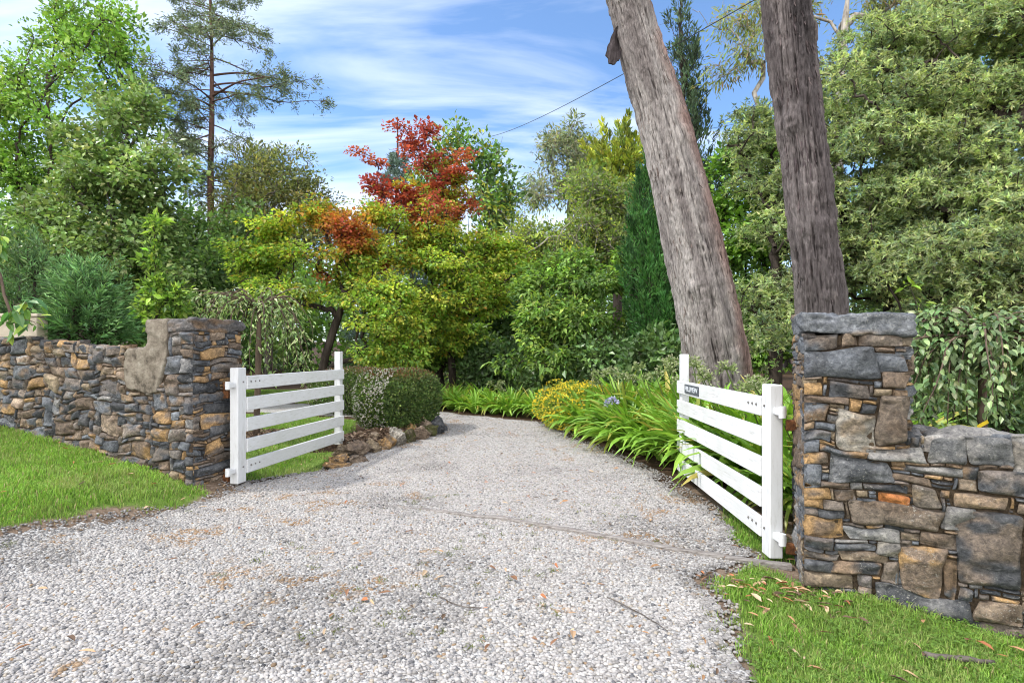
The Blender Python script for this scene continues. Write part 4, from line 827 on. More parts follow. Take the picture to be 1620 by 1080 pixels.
c = mixc(nt, 1.0, tint(nt), ramp(nt, nn, [(.3, (.4, .38, .38)), (.5, (.95, .95, .95)), (.72, (1.55, 1.52, 1.5))]), 'MULTIPLY'); principled(nt, out, c, .92, .15, bump(nt, mixc(nt, .4, nn, n3), 1.0, .03)); M['gum'] = m
YT = 8.6; sp = [P(1146, 640, YT) * 1.0, P(1133, 560, YT), P(1112, 460, YT), P(1078, 320, YT), P(1045, 180, YT), P(1010, 60, YT), P(975, -60, YT), P(905, -330, YT + .2)]; sp[0] = np.array([P(1150, 690, YT)[0], YT, -.1])
def red_side(TH, S, V, col):
    k = sstep(.35, .9, np.cos(TH) * -1 + .25 * vnoise(np.stack([TH * 3, S * 1.3, 0 * S], -1), 4))[..., None] * .55
    x = V[..., 0]; k = (sstep(.12, .40, x - np.interp(V[..., 2], [0, 2, 4, 6, 9, 12], np.interp([0, 2, 4, 6, 9, 12], [p[2] for p in sp], [p[0] for p in sp])) + .12 * vnoise(V * 2.5, 9)) * .6)[..., None]
    return col * (1 - k) + col * np.array((1.25, .78, .66)) * k
tl, cl_, rl_ = gum_trunk('gum_tree', 'pale grey fibrous gum trunk leaning over the agapanthus', sp, [.46, .445, .425, .385, .335, .285, .25, .22], 51, 22.0, (.034, .028, .027), (.345, .32, .305), (.175, .155, .15), .018, extra=red_side, fl=.55, knots=[(1.2, 2.4, .05, .13), (2.2, 4.6, .05, .12)], peel=(420, 5, (.6, 8), [(.27, .24, .22), (.20, .17, .155), (.13, .10, .09)], (.06, .20), (.008, .024)))
YR = 7.6; sp2 = [np.array([P(1310, 690, YR)[0], YR, -.1]), P(1303, 560, YR), P(1297, 480, YR), P(1281, 330, YR), P(1262, 170, YR), P(1245, 20, YR), P(1236, -80, YR), P(1210, -330, YR)]
def black_streak(TH, S, c):
    z = np.interp(S, np.linalg.norm(c - c[0], axis=1), c[:, 2]); k = sstep(4.0, 6.2, z) ; an = np.abs(((TH - 1.75 + np.pi) % (2 * np.pi)) - np.pi)
    return k * (1 - sstep(.15, .8, an + .35 * vnoise(np.stack([TH * 3, S * 1.6, 0 * S], -1), 77))) * .75
t2, c2_, r2_ = gum_trunk('gum_tree', 'upright purple brown flaky gum trunk rising behind the blue grey stone pillar', sp2, [.272, .27, .268, .265, .262, .258, .255, .25], 91, 19.0, (.024, .02, .02), (.165, .145, .143), (.095, .082, .083), .026, streak=black_streak, fl=.45, knots=[(.75, 4.45, .075, .14), (1.7, 3.1, .04, .10), (2.3, 5.6, .05, .13)], peel=(420, 6, (1.2, 7), [(.13, .105, .105), (.09, .072, .076), (.055, .043, .043)], (.07, .24), (.012, .036)))
# hanging bark on the leaning gum
pt = P(978, 70, YT) ; mb = MB(); nu, nv = 9, 16; A, B = np.meshgrid(np.linspace(-1, 1, nu), np.linspace(0, 1, nv), indexing='ij'); wv = (.05 + .11 * B) * (1 - .25 * sstep(.8, 1, B)); rag = .10 * vnoise(np.stack([A * 2.4, 0 * A, 0 * A], -1), 12); V = np.stack([.01 - .085 * B + A * (.03 + .085 * np.sin(np.minimum(B * 1.9, 2.2))), .02 * A + .03 * np.sin(A * 2), .22 - B * (.46 + rag)], -1); V = V + .02 * np.stack([vnoise(V * 14 + k, 31 + k) for k in range(3)], -1)
i = np.arange(nu * nv).reshape(nu, nv); f = np.stack([i[:-1, :-1], i[1:, :-1], i[1:, 1:], i[:-1, 1:]], -1).reshape(-1, 4); V2 = V + np.array([.0, .035, 0]); n_ = nu * nv
ring = np.concatenate([i[:, 0], i[-1, 1:], i[-2::-1, -1], i[0, -2:0:-1]]); f3 = np.stack([ring, np.roll(ring, -1), np.roll(ring, -1) + n_, ring + n_], -1)
mesh('hanging_bark', np.concatenate([V.reshape(-1, 3), V2.reshape(-1, 3)]) + pt - np.array(tl.location) + np.array([-.02, -.05, 0]), [f, f[:, ::-1] + n_, f3], M['gum'], tl, np.tile([(.10, .085, .09)], (2 * n_, 1)), True)

# ------------------------------------------------------------------ overhead cable
m, nt, out = new_mat('black_cable'); principled(nt, out, (.02, .02, .022), .6, .3); M['cable'] = m
a, b = P(772, 217, 34), P(1290, -55, 5.2); u = np.linspace(0, 1, 60)[:, None]; pts = a * (1 - u) + b * u; pts[:, 2] -= .25 * (u[:, 0] * (1 - u[:, 0])) * 4
mb = MB(); mb.tube(pts, np.linspace(.013, .0052, 60), 6); tag(mb.build('overhead_cable', M['cable'], None, True), 'thin black overhead cable crossing the sky past the leaning gum', 'cable')

# ------------------------------------------------------------------ rendered cream wall beyond the long stone wall
m, nt, out = new_mat('cream_render'); c = ramp(nt, noise_n(nt, 3, 5, .6, objco(nt)), [(.3, (.42, .36, .28)), (.7, (.55, .48, .39))]); principled(nt, out, c, .85, .2, bump(nt, noise_n(nt, 70, 4, .6, objco(nt)), .3, .005)); M['render'] = m
a = P(59, 520, 9.0); t = thing('rendered_wall', (a[0], a[1], 0), 'cream rendered garden wall showing over the long stone wall', 'wall')
mb = MB(); mb.box((-1.6, .1, 1.0), (3.2, .22, 2.0), None, None, .01); mb.build('wall_panel', M['render'], t); mb = MB(); mb.box((-1.6, .1, 2.026), (3.26, .28, .05), None, None, .008); mb.build('coping', M['render'], t)

# ------------------------------------------------------------------ fallen leaves, bark and sticks
rng = np.random.default_rng(17); n = 2600
x = rng.uniform(-6.5, 3.6, n); y = 2.2 + 8.5 * rng.random(n) ** 1.3; k = (np.abs(x / y) < 1.02); dl, ll = is_drive(x, y), is_lawn(x, y)
pr = np.where(dl, .12 + .45 * sstep(.0, .4, fbm(xy3(x * .9, y * .9, 3), 3, 91)), np.where(ll, .16, .45)); pr = np.where(inside(LAWN_R, x, y), .6, pr); k &= rng.random(n) < pr
x2 = rng.normal(1.75, .3, 260); y2 = rng.normal(3.72, .25, 260); k2 = (x2 < 2.0 + .2 * rng.random(260)) & (y2 < 3.95) & ((x2 - RC[0]) * RN[0] + (y2 - RC[1]) * RN[1] > .02)
x, y = np.concatenate([x[k], x2[k2]]), np.concatenate([y[k], y2[k2]]); n = len(x); z = height(x, y) + np.where(is_lawn(x, y), .035, .028) + rng.random(n) * .012
a = rng.uniform(0, 6.28, n); d = np.stack([np.cos(a), np.sin(a), rng.normal(0, .14, n)], -1); nn = np.stack([rng.normal(0, .3, n), rng.normal(0, .3, n), np.ones(n)], -1)
C = np.array([(.33, .19, .10), (.42, .28, .17), (.22, .12, .07), (.48, .36, .24), (.36, .15, .07), (.12, .08, .055)]); c = C[rng.integers(0, 6, n)] * rng.uniform(.8, 1.25, (n, 1)); Ls = rng.uniform(.028, .085, n) * np.where(inside(LAWN_R, x, y), 1.25, 1)
V, f, c = leaf_hex(np.stack([x, y, z], -1), d, nn, Ls, Ls * rng.uniform(.2, .42, n), c, .22, .12); mb = MB(); mb.add(V, f, c); tag(mb.build('fallen_leaves', M['dry_leaf']), 'scattered dry brown gum leaves on the gravel and grass', 'leaf litter', None, 'stuff')
def stick(pts, r, label, mat='timber'):
    pts = np.array(pts, float); pts = np.c_[pts, height(pts[:, 0], pts[:, 1]) + r + .02]; pts = resample(pts, 14); pts = pts + .006 * np.stack([vnoise(pts * 20 + k, k) for k in range(3)], -1)
    mb = MB(); mb.tube(pts, r * (1 + .2 * vnoise(pts * 30, 4)) * np.linspace(1, .7, 14), 9); o = mb.build('fallen_stick', M['bark_grey'], None, True); return tag(o, label, 'stick', 'fallen sticks')
stick([(2.00, 2.76), (2.18, 2.735), (2.31, 2.73)], .016, 'thick grey stick lying in the grass below the boulders')
stick([(-.42, 3.32), (-.3, 3.2), (-.17, 3.16)], .0038, 'thin brown twig on the gravel in the middle of the drive')
stick([(.55, 3.3), (.72, 3.1), (.80, 2.92)], .0038, 'thin twig on the gravel beside the dry leaf grass')
# ------------------------------------------------------------------ hedges and flowering shrub
def superblob(rng, n, R, p=4.0, inner=.86):
    d = rdir(rng, (n,)); k = (np.abs(d) ** p).sum(-1) ** (1 / p); s = d / k[:, None]; return s * (rng.uniform(inner, 1.0, (n, 1))) * R, nz(np.sign(s) * np.abs(s) ** (p - 1) / np.array(R) )
def hedge(name, c, R, n, pal, leaf, label, cat, seed, topcol=None, p=3.6, flecks=None, mat='leaf', group=None, wob=.06, twig=True, ang=0):
    rng = np.random.default_rng(seed); t = thing(name, (c[0], c[1], float(height(c[0], c[1], False))), label, cat, group); zc = c[2] - t.location.z
    q, nrm = superblob(rng, n, np.array(R), p, .72); w = wob * fbm(q * 3.2 + seed, 3, seed); q = q + nrm * w[:, None]
    col = palette_cols(rng, pal, n, 1, .22)[:, 0]; col *= (1 + .25 * fbm(q * 4 + 5, 2, 3))[:, None]
    if topcol is not None:
        k = sstep(.55, .95, q[:, 2] / R[2] + .25 * fbm(q * 4, 2, 6)) * (rng.random(n) < .6); col = col * (1 - k[:, None]) + np.array(topcol) * np.exp(rng.normal(0, .25, (n, 1))) * k[:, None]
    if ang: ca, sa = math.cos(ang), math.sin(ang); Rm = np.array([[ca, sa, 0], [-sa, ca, 0], [0, 0, 1]]); q, nrm = q @ Rm, nrm @ Rm
    q[:, 2] += zc; k = q[:, 2] > .02; q, nrm, col = q[k], nrm[k], col[k]; n = len(q)
    d = nrm * .8 + rng.normal(0, .6, (n, 3)); d[:, 2] += .25; nn = nrm * .5 + rng.normal(0, .6, (n, 3)); nn[:, 2] += .4
    sz = np.exp(rng.normal(0, .22, n)); V, f, cc = leaf_quads(q, d, nn, leaf[0] * sz, leaf[1] * sz, col); mb = MB(); mb.add(V, f, cc); mb.build('foliage', M[mat], t)
    if flecks:
        fn, fcol, fr, ffn = flecks; q, nrm = superblob(rng, fn, np.array(R) * 1.02, p, .97); kk = ffn(q, rng); q, nrm = q[kk], nrm[kk]; w = wob * fbm(q * 3.2 + seed, 3, seed); q = q + nrm * w[:, None]
        if ang: q, nrm = q @ Rm, nrm @ Rm
        q[:, 2] += zc; k = q[:, 2] > .05; q, nrm = q[k], nrm[k]; n = len(q); mb = MB(); C = np.array(fcol)
        for j in range(4):
            d = nrm * .5 + rng.normal(0, .8, (n, 3)); V, f, cc = leaf_quads(q, d, nrm + rng.normal(0, .4, (n, 3)), fr * rng.uniform(.7, 1.2, n), fr * .75 * rng.uniform(.7, 1.2, n), C[rng.integers(0, len(C), n)] * rng.uniform(.8, 1.15, (n, 1)), .0, .0); mb.add(V, f, cc)
        mb.build('flowers', M['petal'], t)
    mb = MB(); base = np.array([0, 0, 0.]); m_ = 26; q, nrm = superblob(rng, m_, np.array(R) * .8, p, .9)
    if ang: q = q @ Rm
    q[:, 2] = np.abs(q[:, 2]) * .6 + zc; 
    for a in q: r0 = np.array([a[0] * .45, a[1] * .45, .0]); mb.tube([r0, (r0 + a) / 2 + rng.normal(0, .04, 3), a], [.014, .009, .005], 5)
    mb.build('stems', M['bark_dark'], t, True); return t
HP = [(.4, (.045, .075, .022)), (.3, (.07, .105, .03)), (.2, (.03, .05, .018)), (.1, (.12, .15, .05))]
hedge('clipped_hedge', (-2.02, 10.3, .60), (.60, .95, .53), 30000, HP, (.046, .024), 'dense clipped hedge with white flecks and reddish top above the rock edging', 'hedge', 41, (.15, .075, .04), 3.4,
      (5200, [(.5, .52, .44), (.42, .43, .36), (.55, .50, .46)], .022, lambda q, r: (q[:, 0] < .16 + .12 * fbm(q * 5, 2, 9)) & (r.random(len(q)) < .35 + .65 * (fbm(q * 3.5, 3, 8) > -.05))), ang=-.25)
hedge('clipped_hedge', (-3.6, 13.2, .55), (1.1, .55, .52), 15000, HP, (.042, .022), 'low pinkish tipped hedge on the lawn further back behind the gate latch post', 'hedge', 42, (.19, .10, .07), 3.2,
      (1200, [(.5, .45, .42), (.42, .36, .33)], .022, lambda q, r: r.random(len(q)) < .6))
YP = [(.5, (.10, .15, .025)), (.3, (.15, .19, .03)), (.2, (.06, .10, .02))]
hedge('flowering_shrub', (1.22, 10.8, .38), (.66, .95, .42), 17000, YP, (.036, .014), 'low shrub covered in yellow flowers at the edge of the drive', 'shrub', 43, None, 2.3,
      (5600, [(.84, .66, .04), (.80, .58, .03), (.86, .72, .10)], .024, lambda q, r: (fbm(q * 4.5 + 3, 3, 15) + .25 * q[:, 2] / .4 - .5 * q[:, 1] > -.22) & (r.random(len(q)) < .8)), wob=.34)

# ------------------------------------------------------------------ agapanthus
def strap_mesh(rng, nl, L, wid, spread, pal):
    phi = rng.uniform(0, 2 * np.pi, nl); e = np.radians(rng.uniform(44, 89, nl)); Ls = L * rng.uniform(.7, 1.12, nl); bend = rng.uniform(.9, 2.5, nl) * (1.4 - e / 2.3); S = 7
    base = np.stack([np.cos(phi) * spread * rng.random(nl), np.sin(phi) * spread * rng.random(nl), np.zeros(nl)], -1); P_ = np.zeros((nl, S, 3)); p = base.copy(); dirs = []
    tw = rng.normal(0, .25, nl)
    for k in range(S):
        P_[:, k] = p; u = k / (S - 1); an = e - bend * u ** 1.3; ph = phi + tw * u; d = np.stack([np.cos(an) * np.cos(ph), np.cos(an) * np.sin(ph), np.sin(an)], -1); dirs.append(d); p = p + d * (Ls / (S - 1))[:, None]
    u = np.linspace(0, 1, S); wp = np.array([.55, .85, 1, 1, .9, .62, .06]); side = np.stack([-np.sin(phi), np.cos(phi), np.zeros(nl)], -1); roll = rng.normal(0, .35, nl); side = side + np.array([0, 0, 1.]) * roll[:, None]; side = nz(side)
    w = (wid * rng.uniform(.75, 1.2, nl))[:, None, None] * wp[None, :, None] * .5; upv = np.cross(np.stack(dirs, 1), side[:, None])
    Lf, Rt = P_ - side[:, None] * w + upv * w * .35, P_ + side[:, None] * w + upv * w * .35
    V = np.stack([Lf, P_, Rt], 2).reshape(nl, S * 3, 3); V[..., 2] = np.maximum(V[..., 2], .012)
    f = []
    for k in range(S - 1):
        for j in range(2): f.append([k * 3 + j, k * 3 + j + 1, k * 3 + 4 + j, k * 3 + 3 + j])
    f = np.array(f); F_ = (f[None] + (np.arange(nl) * S * 3)[:, None, None]).reshape(-1, 4)
    C = np.array([q[1] for q in pal]); pw = np.array([q[0] for q in pal]); c = C[rng.choice(len(C), nl, p=pw / pw.sum())] * rng.uniform(.75, 1.25, (nl, 1)); c = np.repeat(c[:, None], S, 1)
    yl = (rng.random(nl) < .14)[:, None, None]; tipk = (u ** 3)[None, :, None]; c = np.where(yl, c * (1 - tipk) + np.array((.34, .30, .06)) * tipk, c); return V.reshape(-1, 3), F_, np.repeat(c, 3, 1).reshape(-1, 3)
AP = [(.5, (.205, .385, .05)), (.3, (.28, .46, .065)), (.17, (.16, .30, .045)), (.03, (.45, .38, .10))]
def flower_head(rng, parent, x, y, h, lean, kind):
    mb = MB(); top = np.array([x + lean[0], y + lean[1], h]); st_ = resample(np.array([(x * .3, y * .3, .05), (x * .7 + lean[0] * .3, y * .7 + lean[1] * .3, h * .55), top]), 7); mb.tube(st_, np.linspace(.0085, .006, 7), 6, np.tile([(.15, .20, .06)], (7, 1)) if False else (.14, .19, .06))
    n = 46; d = rdir(rng, (n,)); d[:, 2] = np.abs(d[:, 2]) * 1.0 - .35 * (rng.random(n) < .4); d = nz(d); R = rng.uniform(.055, .095, n) if kind == 'seed' else rng.uniform(.05, .08, n)
    p = top + d * R[:, None] - np.array([0, 0, 1.]) * (R * .25)[:, None]; A = np.concatenate([np.tile(top, (n, 1)), p]); par = np.concatenate([np.zeros(n, int), np.arange(n)]); V, f = limbs_mesh(A, par, np.full(2 * n, .0022), np.arange(n, 2 * n), 3); mb.add(V, f, (.17, .23, .08))
    if kind == 'seed': c = np.array([(.34, .40, .17), (.22, .30, .10), (.42, .44, .28)])[rng.integers(0, 3, n)]; Ln, Wn = .034, .013
    else: c = np.array([(.36, .36, .62), (.46, .46, .70), (.55, .55, .66)])[rng.integers(0, 3, n)]; Ln, Wn = .045, .026
    for j in range(3):
        V, f, cc = leaf_quads(p, d + rng.normal(0, .5, (n, 3)) - np.array([0, 0, .3]), rdir(rng, (n,)), np.full(n, Ln) * rng.uniform(.7, 1.2, n), np.full(n, Wn), c, .0, .05); mb.add(V, f, cc)
    mb.build('flower_head', M['petal'], parent)
protos = []
for k in range(5):
    rng = np.random.default_rng(600 + k); t = thing('agapanthus', (0, 0, 0), 'agapanthus clump', 'plant', 'agapanthus clumps in the border behind the name plate gate'); V, f, c = strap_mesh(rng, 100, 1.0, .078, .15, AP); mesh('leaves', V, f, M['strap'], t, c, False); protos.append(t)
def along(poly, spacing, off):
    poly = np.asarray(poly, float); L = np.linalg.norm(np.diff(poly, axis=0), axis=1).sum(); n = max(2, int(L / spacing)); q = resample(poly, n + 1); t_ = nz(np.gradient(q, axis=0)); return q + np.stack([-t_[:, 1], t_[:, 0]], -1) * off, t_
def place(proto, first, x, y, rz, sc, label, group):
    o = proto if first else copy_tree(proto); o.location = (x, y, float(height(x, y, False))); o.rotation_euler = (0, 0, rz); o.scale = (sc, sc, sc); o['label'] = label; o['group'] = group; return o
ORD = 'first second third fourth fifth sixth seventh eighth ninth tenth eleventh twelfth thirteenth fourteenth fifteenth sixteenth'.split()
rng = np.random.default_rng(33); EDGE = [(.92, 10.0), (1.30, 8.7), (1.62, 7.3), (1.98, 6.3), (2.28, 5.3), (2.3, 4.45)]
cnt = 0; heads = []
for r, (off, sp_, sc, nm) in enumerate([(.40, .43, .94, 'front row along the drive'), (.95, .45, 1.12, 'middle row of the border'), (1.5, .5, 1.18, 'back row below the leaning gum')]):
    q, tt = along(EDGE, sp_, off)
    for i, p in enumerate(q):
        if p[1] < (4.6, 4.7, 5.5)[r]: continue
        x, y = p + rng.normal(0, .07, 2); o = place(protos[cnt % 5], cnt < 5, x, y, rng.uniform(0, 6.28), sc * rng.uniform(.88, 1.08), 'agapanthus clump, %s from the yellow shrub in the %s' % (ORD[min(i, 15)], nm), 'agapanthus clumps in the border behind the name plate gate'); cnt += 1
        if r > 0: heads.append((o, x, y, r))
FAR = [(-2.6, 14.6), (-1.9, 14.15), (-1.2, 13.3), (-.55, 12.75), (.1, 12.4), (.55, 11.9)]
for r, (off, sp_, sc) in enumerate([(.35, .52, .66), (.95, .6, .74)]):
    q, tt = along(FAR, sp_, off)
    for i, p in enumerate(q):
        x, y = p + rng.normal(0, .06, 2); place(protos[(i + r * 2) % 5], False, x, y, rng.uniform(0, 6.28), sc * rng.uniform(.9, 1.1), 'agapanthus clump lining the bend of the drive, %s from the hedge in the %s row' % (ORD[min(i, 15)], 'front' if r == 0 else 'rear'), 'agapanthus clumps round the far bend of the drive')
HEADS = [(962, 590, 9.3), (945, 593, 9.6), (968, 588, 9.0), (1010, 580, 8.2), (1000, 600, 8.5), (985, 597, 8.8), (1037, 592, 7.9), (1052, 578, 7.6), (1062, 585, 7.4), (1060, 570, 7.9), (1022, 598, 8.4), (1102, 580, 6.6), (1110, 592, 6.5), (1120, 600, 6.4), (1148, 583, 6.1), (1190, 605, 5.5), (1195, 612, 5.3), (1210, 608, 5.6), (1180, 615, 5.7), (942, 606, 9.7), (1095, 572, 7.0), (1075, 602, 7.2)]
for k, (px, py, Yh) in enumerate(HEADS):
    w = P(px, py, Yh); best = min(heads, key=lambda h: (h[1] - w[0]) ** 2 + (h[2] - w[1]) ** 2); o = best[0]; lc = (np.array(o.matrix_basis.inverted() @ Vector(w)) if False else None)
    sc = o.scale[0]; dx, dy = (w[0] - o.location.x) / sc, (w[1] - o.location.y) / sc; a = -o.rotation_euler.z; lx, ly = dx * math.cos(a) - dy * math.sin(a), dx * math.sin(a) + dy * math.cos(a)
    flower_head(np.random.default_rng(900 + k), o, lx * .8, ly * .8, (w[2] - o.location.z) / sc, (lx * .2, ly * .2), 'seed')
w = P(968, 636, 8.35); best = min(heads, key=lambda h: (h[1] - w[0]) ** 2 + (h[2] - w[1]) ** 2); o = best[0]; sc = o.scale[0]; dx, dy = (w[0] - o.location.x) / sc, (w[1] - o.location.y) / sc; a = -o.rotation_euler.z
fo = flower_head(np.random.default_rng(999), o, dx * math.cos(a) - dy * math.sin(a), dx * math.sin(a) + dy * math.cos(a), (w[2] - o.location.z) / sc, (0, 0), 'flower')
for k, (px, py) in enumerate([(772, 607), (785, 612), (790, 605), (792, 618)]):
    w = P(px, py, 13.6); t = thing('agapanthus_stalk', (w[0], 13.6, 0), 'agapanthus seed head above the far border, %s of four' % ORD[k], 'flower', 'seed heads above the far border'); flower_head(np.random.default_rng(950 + k), t, 0, 0, w[2], (.05, 0), 'seed')

# ------------------------------------------------------------------ weeping trees: arching shoots hung with leaves
def weeping(name, label, base, top, shoots, pal, leaf, nleaf, r0, seed, close=True, bark='bark_cherry', mat='glossy_leaf', tags=None):
    rng = np.random.default_rng(seed); base = np.asarray(base, float); t = thing(name, base, label, 'tree'); top = np.asarray(top, float); mb = MB(); st_ = resample(np.array([base, (base + top) / 2 + rng.normal(0, .02, 3), top]), 12)
    mb.tube(st_, np.linspace(r0, r0 * .7, 12) * (1 + .06 * rng.normal(0, 1, 12)), 10); pos, dr, nn = [], [], []
    for (end, rise) in shoots:
        end = np.asarray(end, float); d = end - top; n = 16; u = np.linspace(0, 1, n)[:, None]; hor = np.array([d[0], d[1], 0.]); path = top + hor * (1 - (1 - u) ** 1.5) + np.array([0, 0, 1.]) * (rise * 4 * u * (1 - u) + d[2] * u ** 2.0) + .05 * np.linalg.norm(d) * np.stack([vnoise(np.c_[u * 3 + rng.uniform(0, 90), u * 0, u * 0], k) for k in range(3)], -1) * u
        mb.tube(path, np.linspace(r0 * .32, .003, n), 6); kk = int(nleaf * np.linalg.norm(d)); uu = rng.random(kk) ** .75 * .93 + .07; p = np.stack([np.interp(uu, u[:, 0], path[:, j]) for j in range(3)], -1); tg = nz(np.stack([np.interp(uu, u[:, 0], np.gradient(path[:, j])) for j in range(3)], -1))
        side = rdir(rng, (kk,)); side[:, 2] *= .5; p = p + side * rng.uniform(0, .17, (kk, 1)); d_ = tg * .6 + side * 1.0; d_[:, 2] -= .3; pos.append(p); dr.append(d_); n_ = rng.normal(0, .45, (kk, 3)); n_[:, 2] += 1.0; n_ += nz(p - top) * .5; nn.append(n_)
    mb.build('trunk', M[bark], t, True, base); pos, dr, nn = map(np.concatenate, (pos, dr, nn)); n = len(pos); c = palette_cols(rng, pal, n, 1, .2)[:, 0]; sz = np.exp(rng.normal(0, .2, n)); V, f, c = (leaf_hex if close else leaf_quads)(pos, dr, nn, leaf[0] * sz, leaf[1] * sz, c); q = MB(); q.add(V, f, c); q.build('crown', M[mat], t, False, base); return t
WP = [(.4, (.085, .13, .05)), (.3, (.12, .165, .07)), (.2, (.05, .085, .035)), (.1, (.17, .19, .10))]
rng = np.random.default_rng(71); top = P(1556, 535, 4.75); sh = []
for k in range(74):
    a = rng.uniform(0, 6.28); R = rng.uniform(.25, 1.05); sh.append((top + np.array([math.cos(a) * R, math.sin(a) * R * .6, -rng.uniform(.05, .85)]), rng.uniform(.02, .3)))
for a in [(-.62, -.1, -.2), (-.55, .2, -.35), (-.5, -.2, -.75), (.7, -.1, .1), (.6, .1, -.1), (-.75, .1, .0)]: sh.append((top + np.array(a), .2))
tb = np.array([top[0] + .01, 4.75, float(height(top[0], 4.75))]); tw = weeping('weeping_cherry', 'small weeping tree with drooping oval leaves standing behind the boulder wall', tb, top, sh, [(w_, tuple(np.array(c_) * .95)) for w_, c_ in WP], (.064, .031), 96, .042, 72)
m, nt, out = new_mat('yellow_plastic'); principled(nt, out, (.72, .52, .01), .45, .4); M['tag'] = m
pp = P(1557, 668, 4.7); mb = MB(); mb.box((0, 0, 0), (.15, .006, .03), np.array([[math.cos(.5), 0, -math.sin(.5)], [0, 1, 0], [math.sin(.5), 0, math.cos(.5)]]), None, .002); o = mb.build('plant_tag', M['tag']); o.location = pp + np.array([-.075, -.05, -.02]); tag(o, 'bright yellow plastic tag tied to the little weeping tree', 'tag')
rng = np.random.default_rng(73); top = P(410, 490, 9.6); sh = []
for k in range(40):
    a = rng.uniform(0, 6.28); R = rng.uniform(.35, 1.3); sh.append((top + np.array([math.cos(a) * R * (1 if math.cos(a) < 0 else .72), math.sin(a) * R * .8, -rng.uniform(.2, 1.35)]), rng.uniform(.1, .45)))
for a in [(-1.35, -.1, .0), (-1.2, .2, -.4), (.9, -.1, -.45), (.8, 0, .2), (-1.0, -.3, -.1)]: sh.append((top + np.array(a), .3))
WP2 = [(.4, (.13, .19, .06)), (.3, (.18, .225, .10)), (.2, (.07, .105, .04)), (.1, (.21, .22, .13))]
tb = np.array([top[0] - .05, 9.6, 0]); weeping('weeping_cherry', 'weeping tree with arching silvery green shoots behind the pillar with the concrete block', tb, top, sh, WP2, (.085, .032), 50, .055, 74, False)
# ------------------------------------------------------------------ trees
def pick(a, b, n): return [tuple(np.array(a) + (np.array(b) - np.array(a)) * k / (n - 1)) for k in range(n)]
G_MID = [(.4, (.075, .135, .028)), (.3, (.105, .175, .038)), (.2, (.05, .095, .022)), (.1, (.15, .21, .06))]
G_BRIGHT = [(.4, (.10, .185, .03)), (.3, (.14, .235, .04)), (.2, (.065, .125, .022)), (.1, (.19, .27, .06))]
G_DARK = [(.5, (.058, .098, .034)), (.3, (.08, .132, .042)), (.2, (.038, .066, .024))]
G_OLIVE = [(.4, (.10, .115, .04)), (.3, (.135, .145, .055)), (.2, (.065, .075, .03)), (.1, (.19, .17, .06))]
G_YEL = [(.4, (.17, .21, .03)), (.3, (.23, .26, .04)), (.2, (.11, .155, .026)), (.1, (.29, .27, .04))]
G_GREY = [(.4, (.115, .135, .085)), (.3, (.155, .175, .12)), (.2, (.07, .085, .055)), (.1, (.20, .19, .12))]
def GZ(px, py, Y): p = P(px, py, Y); return np.array([p[0], Y, float(height(p[0], Y, False)) if Y < 20 else 0.])
def ptree(name, label, cat, bx, Y, trunk_px, blobs, **kw):
    dep = kw.pop('depth', 1.0); base = GZ(bx, 0, Y); tr = [base] + [P(x, y, Y + (q[0] if q else 0)) for (x, y, *q) in trunk_px]
    return make_tree(name, label, cat, base, np.array(tr), blobs_px(blobs, dep), **kw)
# -- beyond the long wall
ptree('deciduous_tree', 'tall light green tree with upswept forking stems behind the long stone wall', 'tree', 75, 23, [(80, 480), (88, 360), (78, 240), (75, 120)],
      [(70, 70, 22, 55, 75), (125, 60, 24, 60, 60), (190, 90, 23, 48, 80), (20, 130, 23, 60, 90), (100, 190, 22, 80, 90), (195, 190, 24, 55, 70), (20, 280, 22, 70, 100), (130, 310, 23, 90, 90), (60, 420, 22, 110, 90), (-60, 250, 23, 60, 140)],
      nclump=430, leafscale=1.1, K=70, cr=.62, leaf=(.15, .10), pal=G_BRIGHT, r0=.24, seed=101, mat='glossy_leaf', gap=(.55, -.12), lift=1.1, up=.8, bark='bark_dark', tip_r=.012)
ptree('deciduous_tree', 'pale leaved tree with a grey trunk standing forward of the taller light green one', 'tree', 180, 15.5, [(181, 520), (181, 400), (180, 300), (177, 210)],
      [(175, 190, 15, 50, 55), (215, 190, 16, 50, 60), (140, 260, 15, 60, 60), (240, 270, 15, 60, 55), (180, 300, 14.6, 80, 70), (110, 350, 15, 70, 60), (250, 370, 15.5, 65, 55), (180, 400, 14.8, 100, 60), (90, 440, 15.5, 80, 55), (255, 450, 15.5, 75, 50)],
      nclump=420, leafscale=1.15, K=70, cr=.40, leaf=(.105, .085), pal=[(.4, (.095, .145, .045)), (.3, (.13, .185, .06)), (.2, (.06, .10, .03)), (.1, (.22, .24, .11))], r0=.15, seed=102, mat='glossy_leaf', gap=(.9, -.25), lift=.45, flat=.75, up=.9, bark='bark_grey', tip_r=.007)
ptree('understorey_tree', 'dark leafy tree filling the gap behind the pillar with the concrete block', 'tree', 290, 19, [(290, 480), (290, 380)], [(300, 400, 19, 85, 75), (350, 450, 18, 70, 70), (255, 480, 18, 80, 60), (300, 520, 17.5, 90, 50), (390, 380, 20, 50, 60)],
      nclump=300, K=70, cr=.5, leaf=(.12, .075), pal=G_DARK + [(.35, (.06, .115, .03))], r0=.14, seed=103)
ptree('understorey_tree', 'dark shrubby tree behind the blue green conifers', 'tree', 60, 16, [(60, 500)], [(20, 420, 16, 90, 70), (110, 450, 16, 90, 70), (40, 510, 15.5, 110, 50), (190, 510, 16, 70, 55)], nclump=260, K=66, cr=.5, leaf=(.11, .07), pal=G_DARK + [(.3, (.055, .105, .03))], r0=.12, seed=104)
